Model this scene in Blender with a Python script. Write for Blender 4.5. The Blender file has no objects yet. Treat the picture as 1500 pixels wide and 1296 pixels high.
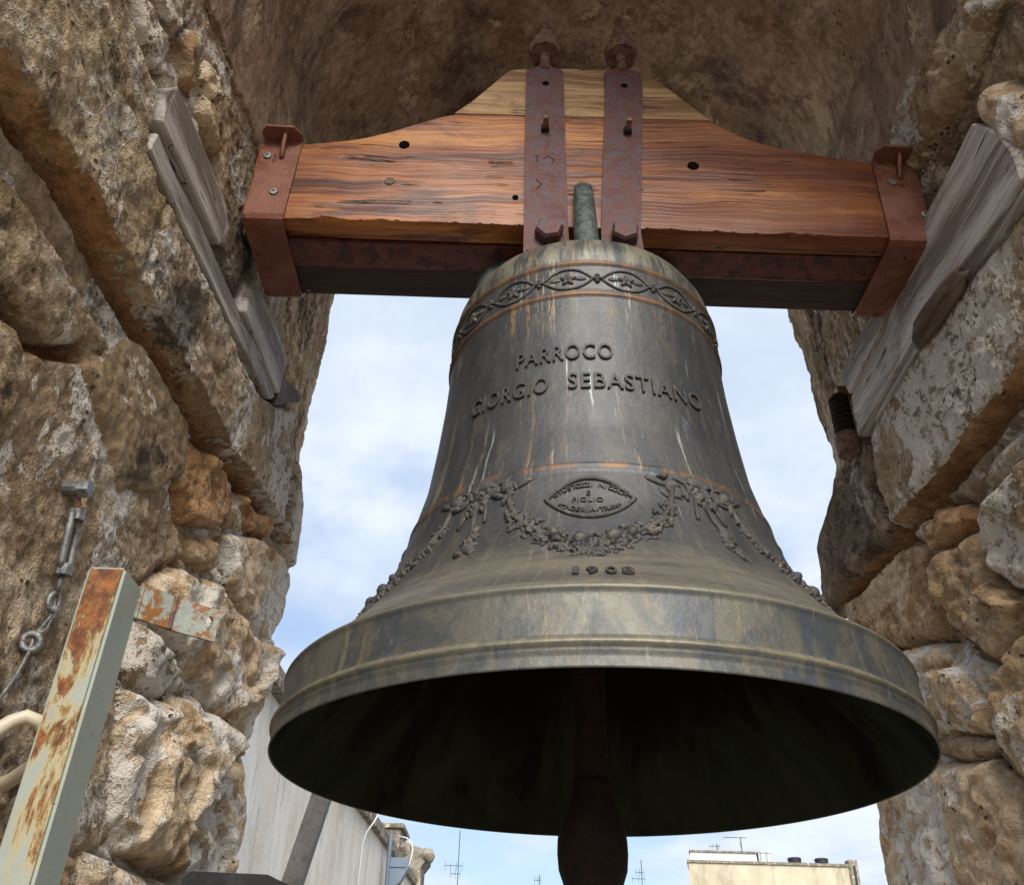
import bpy, bmesh, math, random
import numpy as np
from mathutils import Vector, Matrix
random.seed(7); rng = np.random.default_rng(11)
S = bpy.context.scene; C = S.collection
PI = math.pi

# ------------------------------------------------------------------ camera
cam = bpy.data.cameras.new('camera'); cam.sensor_fit = 'HORIZONTAL'; cam.sensor_width = 36.0
cam.lens = 36.0*1288/1500; cam.clip_start = 0.02; cam.clip_end = 5000
co = bpy.data.objects.new('camera', cam); C.objects.link(co); S.camera = co
pt, rl = math.radians(33.8), math.radians(1.64)
Fv = Vector((0, math.cos(pt), math.sin(pt))); Uv = Vector((0, -math.sin(pt), math.cos(pt))); Rv = Vector((1, 0, 0))
R2 = Rv*math.cos(rl)+Uv*math.sin(rl); U2 = -Rv*math.sin(rl)+Uv*math.cos(rl)
co.matrix_world = Matrix(((R2.x, U2.x, -Fv.x, 0), (R2.y, U2.y, -Fv.y, 0), (R2.z, U2.z, -Fv.z, 0), (0, 0, 0, 1)))

# ------------------------------------------------------------------ light
SUN_EL, SUN_AZ = math.radians(38), math.radians(174)      # azimuth clockwise from +Y: the sun stands behind the camera
sl = bpy.data.lights.new('sun', 'SUN'); sl.energy = 1.5; sl.angle = math.radians(38); sl.color = (1.0, 0.95, 0.88)
so = bpy.data.objects.new('sun', sl); C.objects.link(so)
sd = Vector((math.sin(SUN_AZ)*math.cos(SUN_EL), math.cos(SUN_AZ)*math.cos(SUN_EL), math.sin(SUN_EL)))
so.rotation_euler = (-sd).to_track_quat('-Z', 'Y').to_euler(); so.location = sd*30
S.view_settings.view_transform = 'Standard'; S.view_settings.look = 'None'
S.view_settings.gamma = 1.0; S.view_settings.exposure = 1.85; S
S.cycles.max_bounces = 6; S.cycles.diffuse_bounces = 4; S.cycles.glossy_bounces = 2; S.view_settings.use_curve_mapping = False

# ------------------------------------------------------------------ node helpers
class NT:
    def __init__(s, tree): s.t = tree; tree.nodes.clear()
    def n(s, typ, ins=None, **props):
        nd = s.t.nodes.new('ShaderNode'+typ)
        for k, v in props.items(): setattr(nd, k, v)
        for k, v in (ins or {}).items():
            sk = nd.inputs[k]
            if isinstance(v, bpy.types.NodeSocket): s.t.links.new(v, sk)
            else: sk.default_value = v
        return nd
    def math(s, op, a, b=0.0, c=0.0, clamp=False):
        return s.n('Math', {0: a, 1: b, 2: c}, operation=op, use_clamp=clamp).outputs[0]
    def mix(s, f, a, b, mode='MIX'):
        def c(v): return (*v, 1) if isinstance(v, (tuple, list)) and len(v) == 3 else v
        return s.n('Mix', {0: f, 6: c(a), 7: c(b)}, data_type='RGBA', blend_type=mode).outputs[2]
    def noise(s, vec, scale, detail=5, rough=.6, dist=0.0):
        return s.n('TexNoise', {'Vector': vec, 'Scale': scale, 'Detail': detail, 'Roughness': rough, 'Distortion': dist}).outputs[0]
    def step(s, v, a, b):     # smooth 0..1 between a and b
        return s.n('MapRange', {0: v, 1: a, 2: b, 3: 0.0, 4: 1.0}, interpolation_type='SMOOTHSTEP').outputs[0]
    def scalev(s, vec, sc, loc=(0, 0, 0), rot=(0, 0, 0)):
        return s.n('Mapping', {'Vector': vec, 'Location': loc, 'Rotation': rot, 'Scale': sc}).outputs[0]
    def bump(s, h, strength, dist, nrm=None):
        d = {'Height': h, 'Strength': strength, 'Distance': dist}
        if nrm is not None: d['Normal'] = nrm
        return s.n('Bump', d).outputs[0]
    def out(s, col, rough, metal=0.0, nrm=None, spec=.5):
        d = {'Base Color': col if isinstance(col, bpy.types.NodeSocket) else (*col, 1), 'Roughness': rough, 'Metallic': metal, 'Specular IOR Level': spec}
        if nrm is not None: d['Normal'] = nrm
        b = s.n('BsdfPrincipled', d); o = s.n('OutputMaterial', {0: b.outputs[0]})
def newmat(name):
    m = bpy.data.materials.new(name); m.use_nodes = True; N = NT(m.node_tree)
    return m, N, N.n('TexCoord').outputs['Object']

# ------------------------------------------------------------------ sky
W = bpy.data.worlds.new('World'); S.world = W; W.use_nodes = True
N = NT(W.node_tree)
sky = N.n('TexSky', sky_type='NISHITA', sun_disc=False, sun_elevation=SUN_EL, sun_rotation=SUN_AZ, air_density=1.0, dust_density=1.2, ozone_density=1.0)
gen = N.n('TexCoord').outputs['Generated']
sep = N.n('SeparateXYZ', {0: gen})
zz = N.math('ADD', N.math('MAXIMUM', sep.outputs[2], 0.0), 0.22)
cv = N.n('CombineXYZ', {0: N.math('DIVIDE', sep.outputs[0], zz), 1: N.math('DIVIDE', sep.outputs[1], zz), 2: 0.3}).outputs[0]
c1 = N.noise(cv, 1.35, 5, .55)
mask = N.step(c1, .40, .57)
c2 = N.noise(N.scalev(cv, (1, 1, 1), (3.1, 1.7, 2)), 3.2, 6, .6)
ccol = N.mix(N.step(c2, .3, .7), (3.7, 4.3, 5.25), (5.1, 5.5, 6.1))
base = N.mix(.60, sky.outputs[0], (2.9, 3.9, 5.6))
col = N.mix(N.math('MULTIPLY', mask, .93), base, ccol)
bg = N.n('Background', {'Color': col, 'Strength': 0.051}); N.n('OutputWorld', {0: bg.outputs[0]})
W.cycles.sampling_method = 'MANUAL'; W.cycles.sample_map_resolution = 512

# ------------------------------------------------------------------ numpy noise
_perm = rng.permutation(256); _perm = np.concatenate([_perm, _perm, _perm])
_g = rng.normal(size=(256, 3)); _g /= np.linalg.norm(_g, axis=1)[:, None]
def pn(x, y, z):
    xi, yi, zi = np.floor(x).astype(int), np.floor(y).astype(int), np.floor(z).astype(int)
    xf, yf, zf = x-xi, y-yi, z-zi; xi &= 255; yi &= 255; zi &= 255
    u, v, w = [t*t*t*(t*(t*6-15)+10) for t in (xf, yf, zf)]
    def gr(a, b, c):
        g = _g[_perm[_perm[_perm[(xi+a) & 255]+((yi+b) & 255)]+((zi+c) & 255)]]
        return g[..., 0]*(xf-a)+g[..., 1]*(yf-b)+g[..., 2]*(zf-c)
    l = lambda a, b, t: a+(b-a)*t
    return l(l(l(gr(0,0,0), gr(1,0,0), u), l(gr(0,1,0), gr(1,1,0), u), v), l(l(gr(0,0,1), gr(1,0,1), u), l(gr(0,1,1), gr(1,1,1), u), v), w)*1.5
def fbm(x, y, z, sc, oc=4, gain=.5):
    x = np.asarray(x, float); y = np.asarray(y, float); z = np.asarray(z, float)+0*x
    r = 0; a = 1.0
    for i in range(oc):
        r = r+a*pn(x*sc+17.3*i, y*sc+9.1*i, z*sc+4.7*i); sc *= 2.03; a *= gain
    return r
def facets(u, v, sc, seed):       # chipped planes: each cell its own tilt
    x, y = u*sc+.6*pn(u*sc*1.3, v*sc*1.3, 0*u+seed), v*sc+.6*pn(u*sc*1.3, v*sc*1.3, 0*u+seed+5)
    xi, yi = np.floor(x).astype(int), np.floor(y).astype(int)
    best = np.full(x.shape, 9.0); res = np.zeros(x.shape)
    for a in (-1, 0, 1):
        for b in (-1, 0, 1):
            h = _perm[_perm[(xi+a+seed*13) & 255]+((yi+b) & 255)]
            jx, jy = _g[h, 0]*.45, _g[h, 1]*.45
            dx, dy = x-(xi+a+.5+jx), y-(yi+b+.5+jy); d = dx*dx+dy*dy
            m = d < best; best = np.where(m, d, best)
            t = _g[(h*7+3) & 255]
            res = np.where(m, t[..., 0]*dx+t[..., 1]*dy+t[..., 2]*.5, res)
    for _ in range(2):
        p_ = np.pad(res, 1, mode='edge'); res = (p_[1:-1, 1:-1]*2+p_[:-2, 1:-1]+p_[2:, 1:-1]+p_[1:-1, :-2]+p_[1:-1, 2:])/6
    return res
sms = lambda t: np.clip(t, 0, 1)**2*(3-2*np.clip(t, 0, 1))

# ------------------------------------------------------------------ object helpers
def link(name, me, m=None, parent=None):
    o = bpy.data.objects.new(name, me); C.objects.link(o)
    if m is not None: me.materials.append(m)
    if parent is not None: o.parent = parent
    return o
def npmesh(name, V, Q, smooth=True):
    me = bpy.data.meshes.new(name); V = np.asarray(V, np.float32); Q = np.asarray(Q, np.int32); k = Q.shape[1]
    me.vertices.add(len(V)); me.vertices.foreach_set('co', V.ravel())
    me.loops.add(Q.size); me.loops.foreach_set('vertex_index', Q.ravel())
    me.polygons.add(len(Q)); me.polygons.foreach_set('loop_start', np.arange(0, Q.size, k, dtype=np.int32))
    me.polygons.foreach_set('use_smooth', np.full(len(Q), smooth)); me.update(calc_edges=True); me.validate()
    return me
def grid_quads(nu, nv, wrap=False):
    i = np.arange(nu-1)[:, None]*nv+np.arange(nv-1)[None, :]
    q = np.stack([i, i+nv, i+nv+1, i+1], -1).reshape(-1, 4)
    if wrap:
        j = np.arange(nu-1)*nv; w = np.stack([j+nv-1, j+2*nv-1, j+nv, j], -1); q = np.concatenate([q, w])
    return q
def tag(o, label=None, cat=None, group=None, kind=None):
    if label: o['label'] = label
    if cat: o['category'] = cat
    if group: o['group'] = group
    if kind: o['kind'] = kind
    return o
def empty(name, loc, label, cat, group=None):
    o = bpy.data.objects.new(name, None); C.objects.link(o); o.location = loc; o.empty_display_size = .05
    return tag(o, label, cat, group)
def adopt(o, root):      # parent keeping world-space vertices
    o.parent = root; o.matrix_parent_inverse = Matrix.Translation(-root.location)
    return o
def bobj(name, bm, m, root=None, bevel=0.0, seg=2, smooth=False):
    if bevel: bmesh.ops.bevel(bm, geom=[e for e in bm.edges if e.calc_face_angle(0) > .5], offset=bevel, segments=seg, affect='EDGES', profile=.6)
    bmesh.ops.recalc_face_normals(bm, faces=bm.faces)
    me = bpy.data.meshes.new(name); bm.to_mesh(me); bm.free()
    if smooth:
        for p in me.polygons: p.use_smooth = True
    o = link(name, me, m)
    if root is not None: adopt(o, root)
    return o
def box(bm, x0, x1, y0, y1, z0, z1):
    r = bmesh.ops.create_cube(bm, size=1)['verts']
    bmesh.ops.scale(bm, vec=(x1-x0, y1-y0, z1-z0), verts=r); bmesh.ops.translate(bm, vec=((x0+x1)/2, (y0+y1)/2, (z0+z1)/2), verts=r)
    return r
def prism(bm, pts, d):   # polygon of 3-D points extruded by vector d
    a = [bm.verts.new(p) for p in pts]; b = [bm.verts.new(Vector(p)+Vector(d)) for p in pts]
    bm.faces.new(a); bm.faces.new(b[::-1]); n = len(a)
    for i in range(n): bm.faces.new((a[i], b[i], b[(i+1) % n], a[(i+1) % n]))
def tube(bm, pts, rad, seg=10, closed=False):
    pts = [Vector(p) for p in pts]; n = len(pts); rad = rad if isinstance(rad, (list, tuple)) else [rad]*n
    rings = []; up = None
    for i, p in enumerate(pts):
        a = pts[(i-1) % n] if (closed or i) else p; b = pts[(i+1) % n] if (closed or i < n-1) else p
        t = (b-a).normalized()
        if up is None: up = t.orthogonal().normalized()
        up = (up-t*up.dot(t)).normalized(); s2 = t.cross(up)
        rings.append([bm.verts.new(p+rad[i]*(math.cos(2*PI*k/seg)*up+math.sin(2*PI*k/seg)*s2)) for k in range(seg)])
    for i in range(n if closed else n-1):
        A, B = rings[i], rings[(i+1) % n]
        for k in range(seg): bm.faces.new((A[k], A[(k+1) % seg], B[(k+1) % seg], B[k]))
    if not closed: bm.faces.new(rings[0][::-1]); bm.faces.new(rings[-1])
def lathe(bm, prof, seg=32, M=Matrix.Identity(4)):
    rings = [[bm.verts.new(M @ Vector((r*math.cos(2*PI*k/seg), r*math.sin(2*PI*k/seg), z))) for k in range(seg)] for r, z in prof]
    for A, B in zip(rings, rings[1:]):
        for k in range(seg): bm.faces.new((A[k], A[(k+1) % seg], B[(k+1) % seg], B[k]))
    bm.faces.new(rings[0][::-1]); bm.faces.new(rings[-1])
def T(x, y, z): return Matrix.Translation((x, y, z))
def RX(a): return Matrix.Rotation(a, 4, 'X')
def RY(a): return Matrix.Rotation(a, 4, 'Y')
def RZ(a): return Matrix.Rotation(a, 4, 'Z')

# ------------------------------------------------------------------ materials
def stone_mat(name, a, b, c, flake=(.66, .58, .46), fl=(.56, .60), stain=(.56, .66), soot=(.055, .042, .032), off=0.0, bump=1.0, stretch=(1, 1, 1)):
    m, N, v = newmat(name); v = N.scalev(v, stretch, (off, off*.7, off*1.3))
    n1 = N.noise(v, 2.6, 6, .70, .5); n2 = N.noise(N.scalev(v, (1, 1, 1), (5, 3, 1)), 8, 6, .74, .3)
    col = N.mix(N.step(n1, .42, .58), a, b); col = N.mix(N.math('MULTIPLY', N.step(n2, .50, .58), .9), col, c)
    n3 = N.noise(v, 42, 5, .76); col = N.mix(1.0, col, N.mix(N.step(n3, .30, .70), (.74, .68, .59), (1.42, 1.35, 1.24)), 'MULTIPLY')
    n4 = N.noise(N.scalev(v, (1, 1, 1), (2, 9, 4)), 4.2, 7, .76, .5); f = N.step(n4, fl[0], fl[1])
    n4b = N.noise(v, 33, 4, .72); f = N.math('MULTIPLY', f, N.step(n4b, .38, .46)); col = N.mix(N.math('MULTIPLY', f, .9), col, flake)
    n5 = N.noise(N.scalev(v, (1, 1, .75), (8, 2, 7)), 3.4, 7, .76, .4); g = N.math('MULTIPLY', N.step(n5, stain[0], stain[1]), .82); col = N.mix(g, col, soot)
    vo = N.n('TexVoronoi', {'Vector': v, 'Scale': 62.0, 'Randomness': 1.0}).outputs[0]
    pit = N.math('MULTIPLY', N.step(vo, .34, .14), N.step(N.noise(v, 13, 3), .57, .66)); col = N.mix(N.math('MULTIPLY', pit, .85), col, (.05, .038, .03))
    h = N.math('ADD', N.math('MULTIPLY', n3, .9), N.math('MULTIPLY', N.noise(v, 150, 3, .7), .4)); h = N.math('ADD', h, N.math('MULTIPLY', n2, 1.4)); h = N.math('SUBTRACT', h, N.math('MULTIPLY', pit, .8)); h = N.math('ADD', h, N.math('MULTIPLY', f, .30))
    N.out(col, .93, 0, N.bump(h, .9*bump, .014), .15)
    return m
M_render = stone_mat('lime_render', (.31, .235, .16), (.47, .39, .30), (.235, .165, .10), off=1.0, fl=(.505, .53), flake=(.70, .635, .55), stain=(.57, .64))
M_renderR = stone_mat('lime_render_streaked', (.28, .215, .15), (.47, .385, .285), (.19, .135, .09), off=4.0, fl=(.52, .55), stain=(.54, .62), stretch=(1, 1.0, .5))
M_jamb = stone_mat('crumbling_jamb_plaster', (.40, .315, .22), (.57, .48, .37), (.28, .20, .13), off=14.0, fl=(.52, .55), flake=(.72, .65, .55), stain=(.56, .63), stretch=(1, 1.0, .35))
M_ochre = stone_mat('ochre_stone', (.40, .285, .17), (.53, .42, .30), (.29, .19, .11), off=2.0, fl=(.56, .59), flake=(.68, .60, .49), stain=(.60, .67))
M_olive = stone_mat('olive_stone', (.34, .26, .165), (.47, .385, .275), (.245, .175, .105), off=7.0, fl=(.525, .55), flake=(.65, .575, .475), stain=(.56, .63))
M_patch = stone_mat('brown_plaster', (.28, .21, .135), (.35, .275, .185), (.23, .165, .10), off=17.0, fl=(.60, .62), bump=.4)
M_pale = stone_mat('pale_stone', (.55, .44, .315), (.66, .57, .45), (.44, .30, .175), flake=(.76, .71, .64), fl=(.50, .53), off=3.0, stain=(.64, .71))
M_soot = stone_mat('sooty_stone', (.155, .12, .088), (.24, .19, .14), (.085, .064, .048), flake=(.45, .37, .28), off=5.0, fl=(.58, .61), stain=(.52, .60))
M_flaked = stone_mat('peeling_paint_stone', (.31, .235, .16), (.43, .345, .25), (.23, .155, .095), flake=(.70, .62, .52), fl=(.475, .50), stain=(.57, .64), off=6.0)
M_rust_stone = stone_mat('reddish_stone', (.37, .215, .11), (.45, .30, .175), (.25, .14, .07), off=9.0, fl=(.60, .63), stain=(.58, .66))
M_vault = stone_mat('sooty_plaster', (.28, .195, .14), (.36, .275, .21), (.205, .14, .10), flake=(.56, .42, .27), fl=(.595, .61), stain=(.48, .68), soot=(.075, .052, .042), off=8.0, bump=.5, stretch=(1, .9, .45))
M_coreM = stone_mat('tower_masonry', (.36, .30, .22), (.46, .40, .31), (.28, .2, .13), off=12.0)

def wood_mat(name, dark, mid, light, axis='X', off=0.0, varn=.45, red=None, con=1.0):
    m, N, v0 = newmat(name); v = N.scalev(v0, (1, 1, 1), (off, off, off))
    ax = (lambda a, b: (a, b, b)) if axis == 'X' else (lambda a, b: (b, a, b))
    w = N.noise(v, 3.0, 3, .5); w2 = N.noise(N.scalev(v, (1, 1, 1), (6, 6, 6)), 9, 2, .5); dz = N.math('ADD', N.math('MULTIPLY', w, .05), N.math('MULTIPLY', w2, .012))
    wv = N.n('VectorMath', {0: v, 1: N.n('CombineXYZ', {0: 0.0, 1: 0.0, 2: dz}).outputs[0]}, operation='ADD').outputs[0]
    g1 = N.noise(N.scalev(wv, ax(1.2, 14)), 1, 5, .6); g2 = N.noise(N.scalev(wv, ax(3.5, 95)), 1, 4, .65); g3 = N.noise(N.scalev(wv, ax(1.6, 38)), 1, 4, .6)
    g = N.math('ADD', N.math('ADD', N.math('MULTIPLY', g1, .50), N.math('MULTIPLY', g2, .28)), N.math('MULTIPLY', g3, .22))
    g = N.math('ADD', N.math('MULTIPLY', N.math('SUBTRACT', g, .5), con), .5)
    col = N.mix(N.step(g, .40, .50), dark, mid); col = N.mix(N.step(g, .48, .62), col, light)
    bl = N.noise(N.scalev(wv, ax(2.6, 7), (3, 3, 3)), 1, 7, .74, .5); col = N.mix(N.math('MULTIPLY', N.step(bl, .52, .66), .85), col, dark)
    if red: col = N.mix(N.math('MULTIPLY', N.step(N.math('ADD', N.noise(N.scalev(v, ax(1, 3)), 2.0, 5, .65), N.math('MULTIPLY', N.n('SeparateXYZ', {0: v0}).outputs[0], .20)), .45, .62), .68), col, red)
    ck = N.noise(N.scalev(wv, ax(.9, 26), (8, 8, 8)), 1, 3, .55); crack = N.step(N.math('ABSOLUTE', N.math('SUBTRACT', ck, .5)), .011, .004); crack = N.math('MULTIPLY', crack, N.step(N.noise(N.scalev(v, ax(1, 2)), 5.0, 2), .55, .60))
    col = N.mix(N.math('MULTIPLY', crack, .95), col, (.012, .007, .005))
    fl = N.math('MULTIPLY', N.step(N.noise(N.scalev(v, ax(.5, 1.5), (3, 3, 3)), 30, 6, .75), .66, .70), .6); col = N.mix(fl, col, (.50, .36, .22))
    h = N.math('ADD', N.math('MULTIPLY', g2, .6), N.math('MULTIPLY', g3, .7)); h = N.math('SUBTRACT', h, N.math('MULTIPLY', crack, 2.0))
    N.out(col, varn, 0, N.bump(h, .7, .004), .4)
    return m
M_beam = wood_mat('varnished_timber', (.070, .018, .007), (.27, .085, .020), (.48, .20, .052), 'X', 0.0, .40, (.11, .027, .010), 1.12)
M_reart = wood_mat('shade_dark_timber', (.016, .010, .010), (.034, .020, .018), (.055, .032, .026), 'X', 6.0, .7)  # separate rear timber; its near-black colour holds the shade under the yoke
M_cap = wood_mat('pale_timber', (.19, .095, .04), (.38, .225, .10), (.54, .36, .18), 'X', 3.0, .6, None, 1.4)
M_plank = wood_mat('weathered_grey_wood', (.18, .14, .11), (.38, .33, .285), (.55, .50, .45), 'Y', 1.0, .85, None, 1.2)
M_plankd = wood_mat('weathered_brown_wood', (.05, .032, .022), (.12, .08, .055), (.19, .135, .095), 'Y', 2.0, .85)

def metal_mat(name, a, b, c, rough=.6, metal=.0, sc=9.0, spots=None, off=0.0, bump=.4, fac=(.45, .6)):
    m, N, v = newmat(name); v = N.scalev(v, (1, 1, 1), (off, off, off))
    n1 = N.noise(v, sc, 8, .65, .3); n2 = N.noise(N.scalev(v, (1, 1, 1), (4, 1, 2)), sc*2.6, 8, .7, .4); n3 = N.noise(v, sc*14, 5, .7)
    col = N.mix(N.step(n1, .38, .62), a, b); col = N.mix(N.step(n2, fac[0], fac[1]), col, c)
    if spots: col = N.mix(N.math('MULTIPLY', N.step(N.noise(v, sc*4.5, 6, .7), .64, .69), .8), col, spots)
    col = N.mix(1.0, col, N.mix(n3, (.65, .65, .65), (1.3, 1.3, 1.3)), 'MULTIPLY')
    N.out(col, rough, metal, N.bump(N.math('ADD', n3, n2), bump, .003), .4)
    return m
M_strap = metal_mat('red_oxide_iron', (.105, .036, .030), (.135, .055, .045), (.10, .070, .078), .5, .2, 19, (.24, .12, .07), bump=.6, fac=(.47, .56))
M_clamp = metal_mat('red_primer_steel', (.165, .052, .027), (.235, .095, .062), (.075, .025, .016), .45, .15, 12, (.12, .045, .03), off=2.0, bump=.35, fac=(.56, .66))
M_bar = metal_mat('dark_red_steel', (.115, .032, .022), (.16, .048, .034), (.05, .02, .015), .6, .1, 12, (.22, .08, .05), off=4.0)
M_rust = metal_mat('rusty_iron', (.20, .115, .085), (.30, .17, .115), (.12, .07, .055), .8, .1, 22, (.25, .14, .08), off=1.0, bump=.8)
M_rustd = metal_mat('dark_rusty_iron', (.02, .010, .008), (.034, .015, .011), (.013, .008, .007), .85, .1, 20, (.15, .07, .04), off=6.0, bump=.7)
M_zinc = metal_mat('galvanised_steel', (.22, .22, .21), (.32, .33, .32), (.15, .145, .135), .45, .6, 30, (.2, .12, .07), off=3.0)
M_dkgrey = metal_mat('dark_grey_steel', (.06, .056, .054), (.085, .08, .077), (.045, .042, .04), .5, .3, 10, off=5.0, bump=.2)
M_black = metal_mat('black_housing', (.012, .013, .014), (.02, .02, .021), (.03, .03, .03), .45, 0, 14, off=7.0, bump=.2)
m, N, v = newmat('hole_shade_black'); N.out((.006, .005, .004), 1.0, 0, None, 0.0); M_hole = m  # matte black for flat discs, painting the shade inside a hole
M_canon = metal_mat('green_bronze', (.06, .074, .068), (.105, .12, .108), (.038, .045, .043), .55, .3, 26, (.34, .38, .34), off=8.0)

# pale green paint with rust eating through from the top
m, N, v = newmat('green_paint_rusting'); M_post = m
sp = N.n('SeparateXYZ', {0: v})
nz = N.noise(N.scalev(v, (1, 1, .35)), 20, 9, .72, .5); n2 = N.noise(v, 60, 6, .7)
face = N.n('SeparateXYZ', {0: N.n('NewGeometry').outputs['Normal']})
top = N.step(sp.outputs[2], -.30, .0)                         # object origin at the post's head
frontf = N.step(sp.outputs[1], -.030, -.034); rustf = N.math('ADD', nz, N.math('MULTIPLY', frontf, N.math('ADD', .045, N.math('MULTIPLY', top, .13)))); rustf = N.math('SUBTRACT', rustf, N.math('MULTIPLY', N.math('SUBTRACT', 1.0, frontf), .03))
rm = N.step(rustf, .575, .64); stn = N.step(rustf, .50, .60)
paint = N.mix(N.noise(v, 12, 5), (.26, .295, .255), (.36, .38, .32)); paint = N.mix(N.math('MULTIPLY', stn, .7), paint, (.46, .32, .11))
rust = N.mix(N.step(n2, .35, .65), (.10, .032, .014), (.30, .115, .03)); colr = N.mix(rm, paint, rust)
colr = N.mix(N.step(N.noise(v, 85, 3, .6), .69, .73), colr, (.16, .05, .02))
N.out(colr, .6, 0, N.bump(N.math('ADD', N.math('MULTIPLY', rm, .7), N.math('MULTIPLY', n2, .5)), .6, .003), .35)

# bronze of the bell: the patina follows the height on the bell and runs down in streaks
BX, BY = .144, 1.431
m, N, v = newmat('weathered_bronze'); M_bell = m
sp = N.n('SeparateXYZ', {0: v})
ang = N.math('ARCTAN2', sp.outputs[0], N.math('MULTIPLY', sp.outputs[1], -1.0)); Z = sp.outputs[2]
cyl = N.n('CombineXYZ', {0: ang, 1: Z, 2: 0.0}).outputs[0]
big = N.noise(cyl, 4, 6, .65, .6); fine = N.noise(v, 75, 5, .75); mid = N.noise(N.scalev(cyl, (8, 11, 1)), 1, 7, .72, .4)
spot = N.noise(N.scalev(cyl, (22, 26, 1), (3, 1, 0)), 1, 6, .75)
colb = N.mix(N.step(big, .38, .60), (.040, .043, .047), (.062, .062, .062))
colb = N.mix(N.math('MULTIPLY', N.step(mid, .52, .66), .55), colb, (.098, .085, .066)); colb = N.mix(N.math('MULTIPLY', N.step(spot, .60, .68), .5), colb, (.12, .105, .08))
# lower flare: dusty tan, scratched round; sound bow: blotched olive grey
bandn = N.noise(N.scalev(cyl, (1.6, 42, 1)), 1, 6, .7, .2)
tan_ = N.math('MULTIPLY', N.step(N.math('ADD', Z, N.math('MULTIPLY', mid, .08)), .62, .52), N.math('ADD', .30, N.math('MULTIPLY', N.step(bandn, .40, .60), .48))); colb = N.mix(tan_, colb, (.195, .172, .125))
colb = N.mix(N.math('MULTIPLY', N.step(Z, .50, .46), N.math('MULTIPLY', N.step(bandn, .50, .60), .6)), colb, (.055, .056, .062))
bow = N.step(Z, .437, .427); patch = N.noise(N.scalev(cyl, (5, 8, 1)), 1, 7, .74, .6); pat2 = N.noise(N.scalev(cyl, (7, 4.5, 1), (4, 4, 4)), 1, 7, .74, .5)
bowc = N.mix(N.step(patch, .42, .56), (.056, .060, .058), (.100, .094, .072)); bowc = N.mix(N.math('MULTIPLY', N.step(pat2, .50, .60), .85), bowc, (.044, .052, .068)); bowc = N.mix(N.math('MULTIPLY', N.step(spot, .58, .66), .7), bowc, (.11, .13, .115)); colb = N.mix(N.math('MULTIPLY', bow, .95), colb, bowc)
shoulder = N.step(Z, 1.175, 1.2); sh = N.noise(N.scalev(cyl, (10, 6, 1)), 1, 7, .74); colb = N.mix(N.math('MULTIPLY', shoulder, N.step(sh, .42, .58)), colb, (.175, .165, .12))
# drips: few, in clusters, starting below mouldings and letters
wob = N.n('CombineXYZ', {0: N.math('ADD', ang, N.math('MULTIPLY', N.noise(N.scalev(cyl, (3, 9, 1)), 1, 3), .05)), 1: Z, 2: 0.0}).outputs[0]
st1 = N.noise(N.scalev(wob, (19, 1.6, 1)), 1, 5, .66); brk = N.noise(N.scalev(cyl, (44, 30, 1), (2, 2, 2)), 1, 5, .75); clus = N.step(N.noise(N.scalev(cyl, (2.6, 1.2, 1), (7, 7, 7)), 1, 2), .38, .52)
side = N.step(ang, .35, -.35)
under = N.math('MAXIMUM', N.math('MULTIPLY', N.step(Z, .84, .71), N.step(Z, .69, .705)), N.math('MULTIPLY', N.step(Z, .96, 1.09), .8)); under = N.math('MAXIMUM', under, N.math('MULTIPLY', N.step(Z, .95, .86), .35))
strk = N.math('MULTIPLY', N.step(st1, .54, .61), N.step(brk, .44, .54)); strk = N.math('MULTIPLY', N.math('MULTIPLY', strk, under), N.math('MULTIPLY', clus, N.math('ADD', .5, N.math('MULTIPLY', side, .5))))
hue = N.noise(cyl, 3.0, 2); colb = N.mix(N.math('MULTIPLY', strk, .8), colb, N.mix(N.step(hue, .42, .56), (.34, .285, .165), (.32, .175, .065)))
pale = N.math('MULTIPLY', N.step(N.noise(N.scalev(wob, (26, 3.0, 1), (9, 9, 9)), 1, 5, .66), .605, .65), N.step(N.noise(N.scalev(cyl, (4, 5, 1), (5, 5, 5)), 1, 3, .6), .50, .60))
colb = N.mix(N.math('MULTIPLY', pale, .75), colb, (.29, .335, .31))
blue = N.step(N.noise(N.scalev(cyl, (9, 8, 1), (1, 7, 3)), 1, 6, .76), .64, .68); colb = N.mix(N.math('MULTIPLY', blue, .6), colb, (.105, .165, .20))
colb = N.mix(1.0, colb, N.mix(fine, (.66, .66, .66), (1.34, 1.34, 1.34)), 'MULTIPLY')
# dust and rust in the mouldings
def near(z0, w): return N.step(N.math('ABSOLUTE', N.math('SUBTRACT', Z, z0)), w, w*.45)
orn = N.math('MAXIMUM', N.math('MAXIMUM', near(1.18, .010), near(1.102, .009)), N.math('MULTIPLY', near(.708, .008), N.step(mid, .4, .6)))
colb = N.mix(N.math('MULTIPLY', orn, N.math('ADD', .25, N.math('MULTIPLY', N.step(mid, .4, .6), .6))), colb, (.20, .10, .045))
orn2 = N.math('MAXIMUM', near(.4395, .007), near(.3655, .007)); colb = N.mix(N.math('MULTIPLY', orn2, N.math('ADD', .35, N.math('MULTIPLY', N.step(spot, .4, .6), .5))), colb, (.21, .185, .125))
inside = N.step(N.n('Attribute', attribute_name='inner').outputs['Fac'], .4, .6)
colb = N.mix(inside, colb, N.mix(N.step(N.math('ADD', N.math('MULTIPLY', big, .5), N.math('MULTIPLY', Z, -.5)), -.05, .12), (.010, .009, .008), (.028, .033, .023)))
outs = N.math('SUBTRACT', 1.0, inside)
hb = N.math('ADD', N.math('MULTIPLY', fine, .6), N.math('MULTIPLY', mid, .8)); hb = N.math('ADD', hb, N.math('MULTIPLY', strk, .4)); hb = N.math('ADD', hb, N.math('MULTIPLY', spot, .5))
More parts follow.
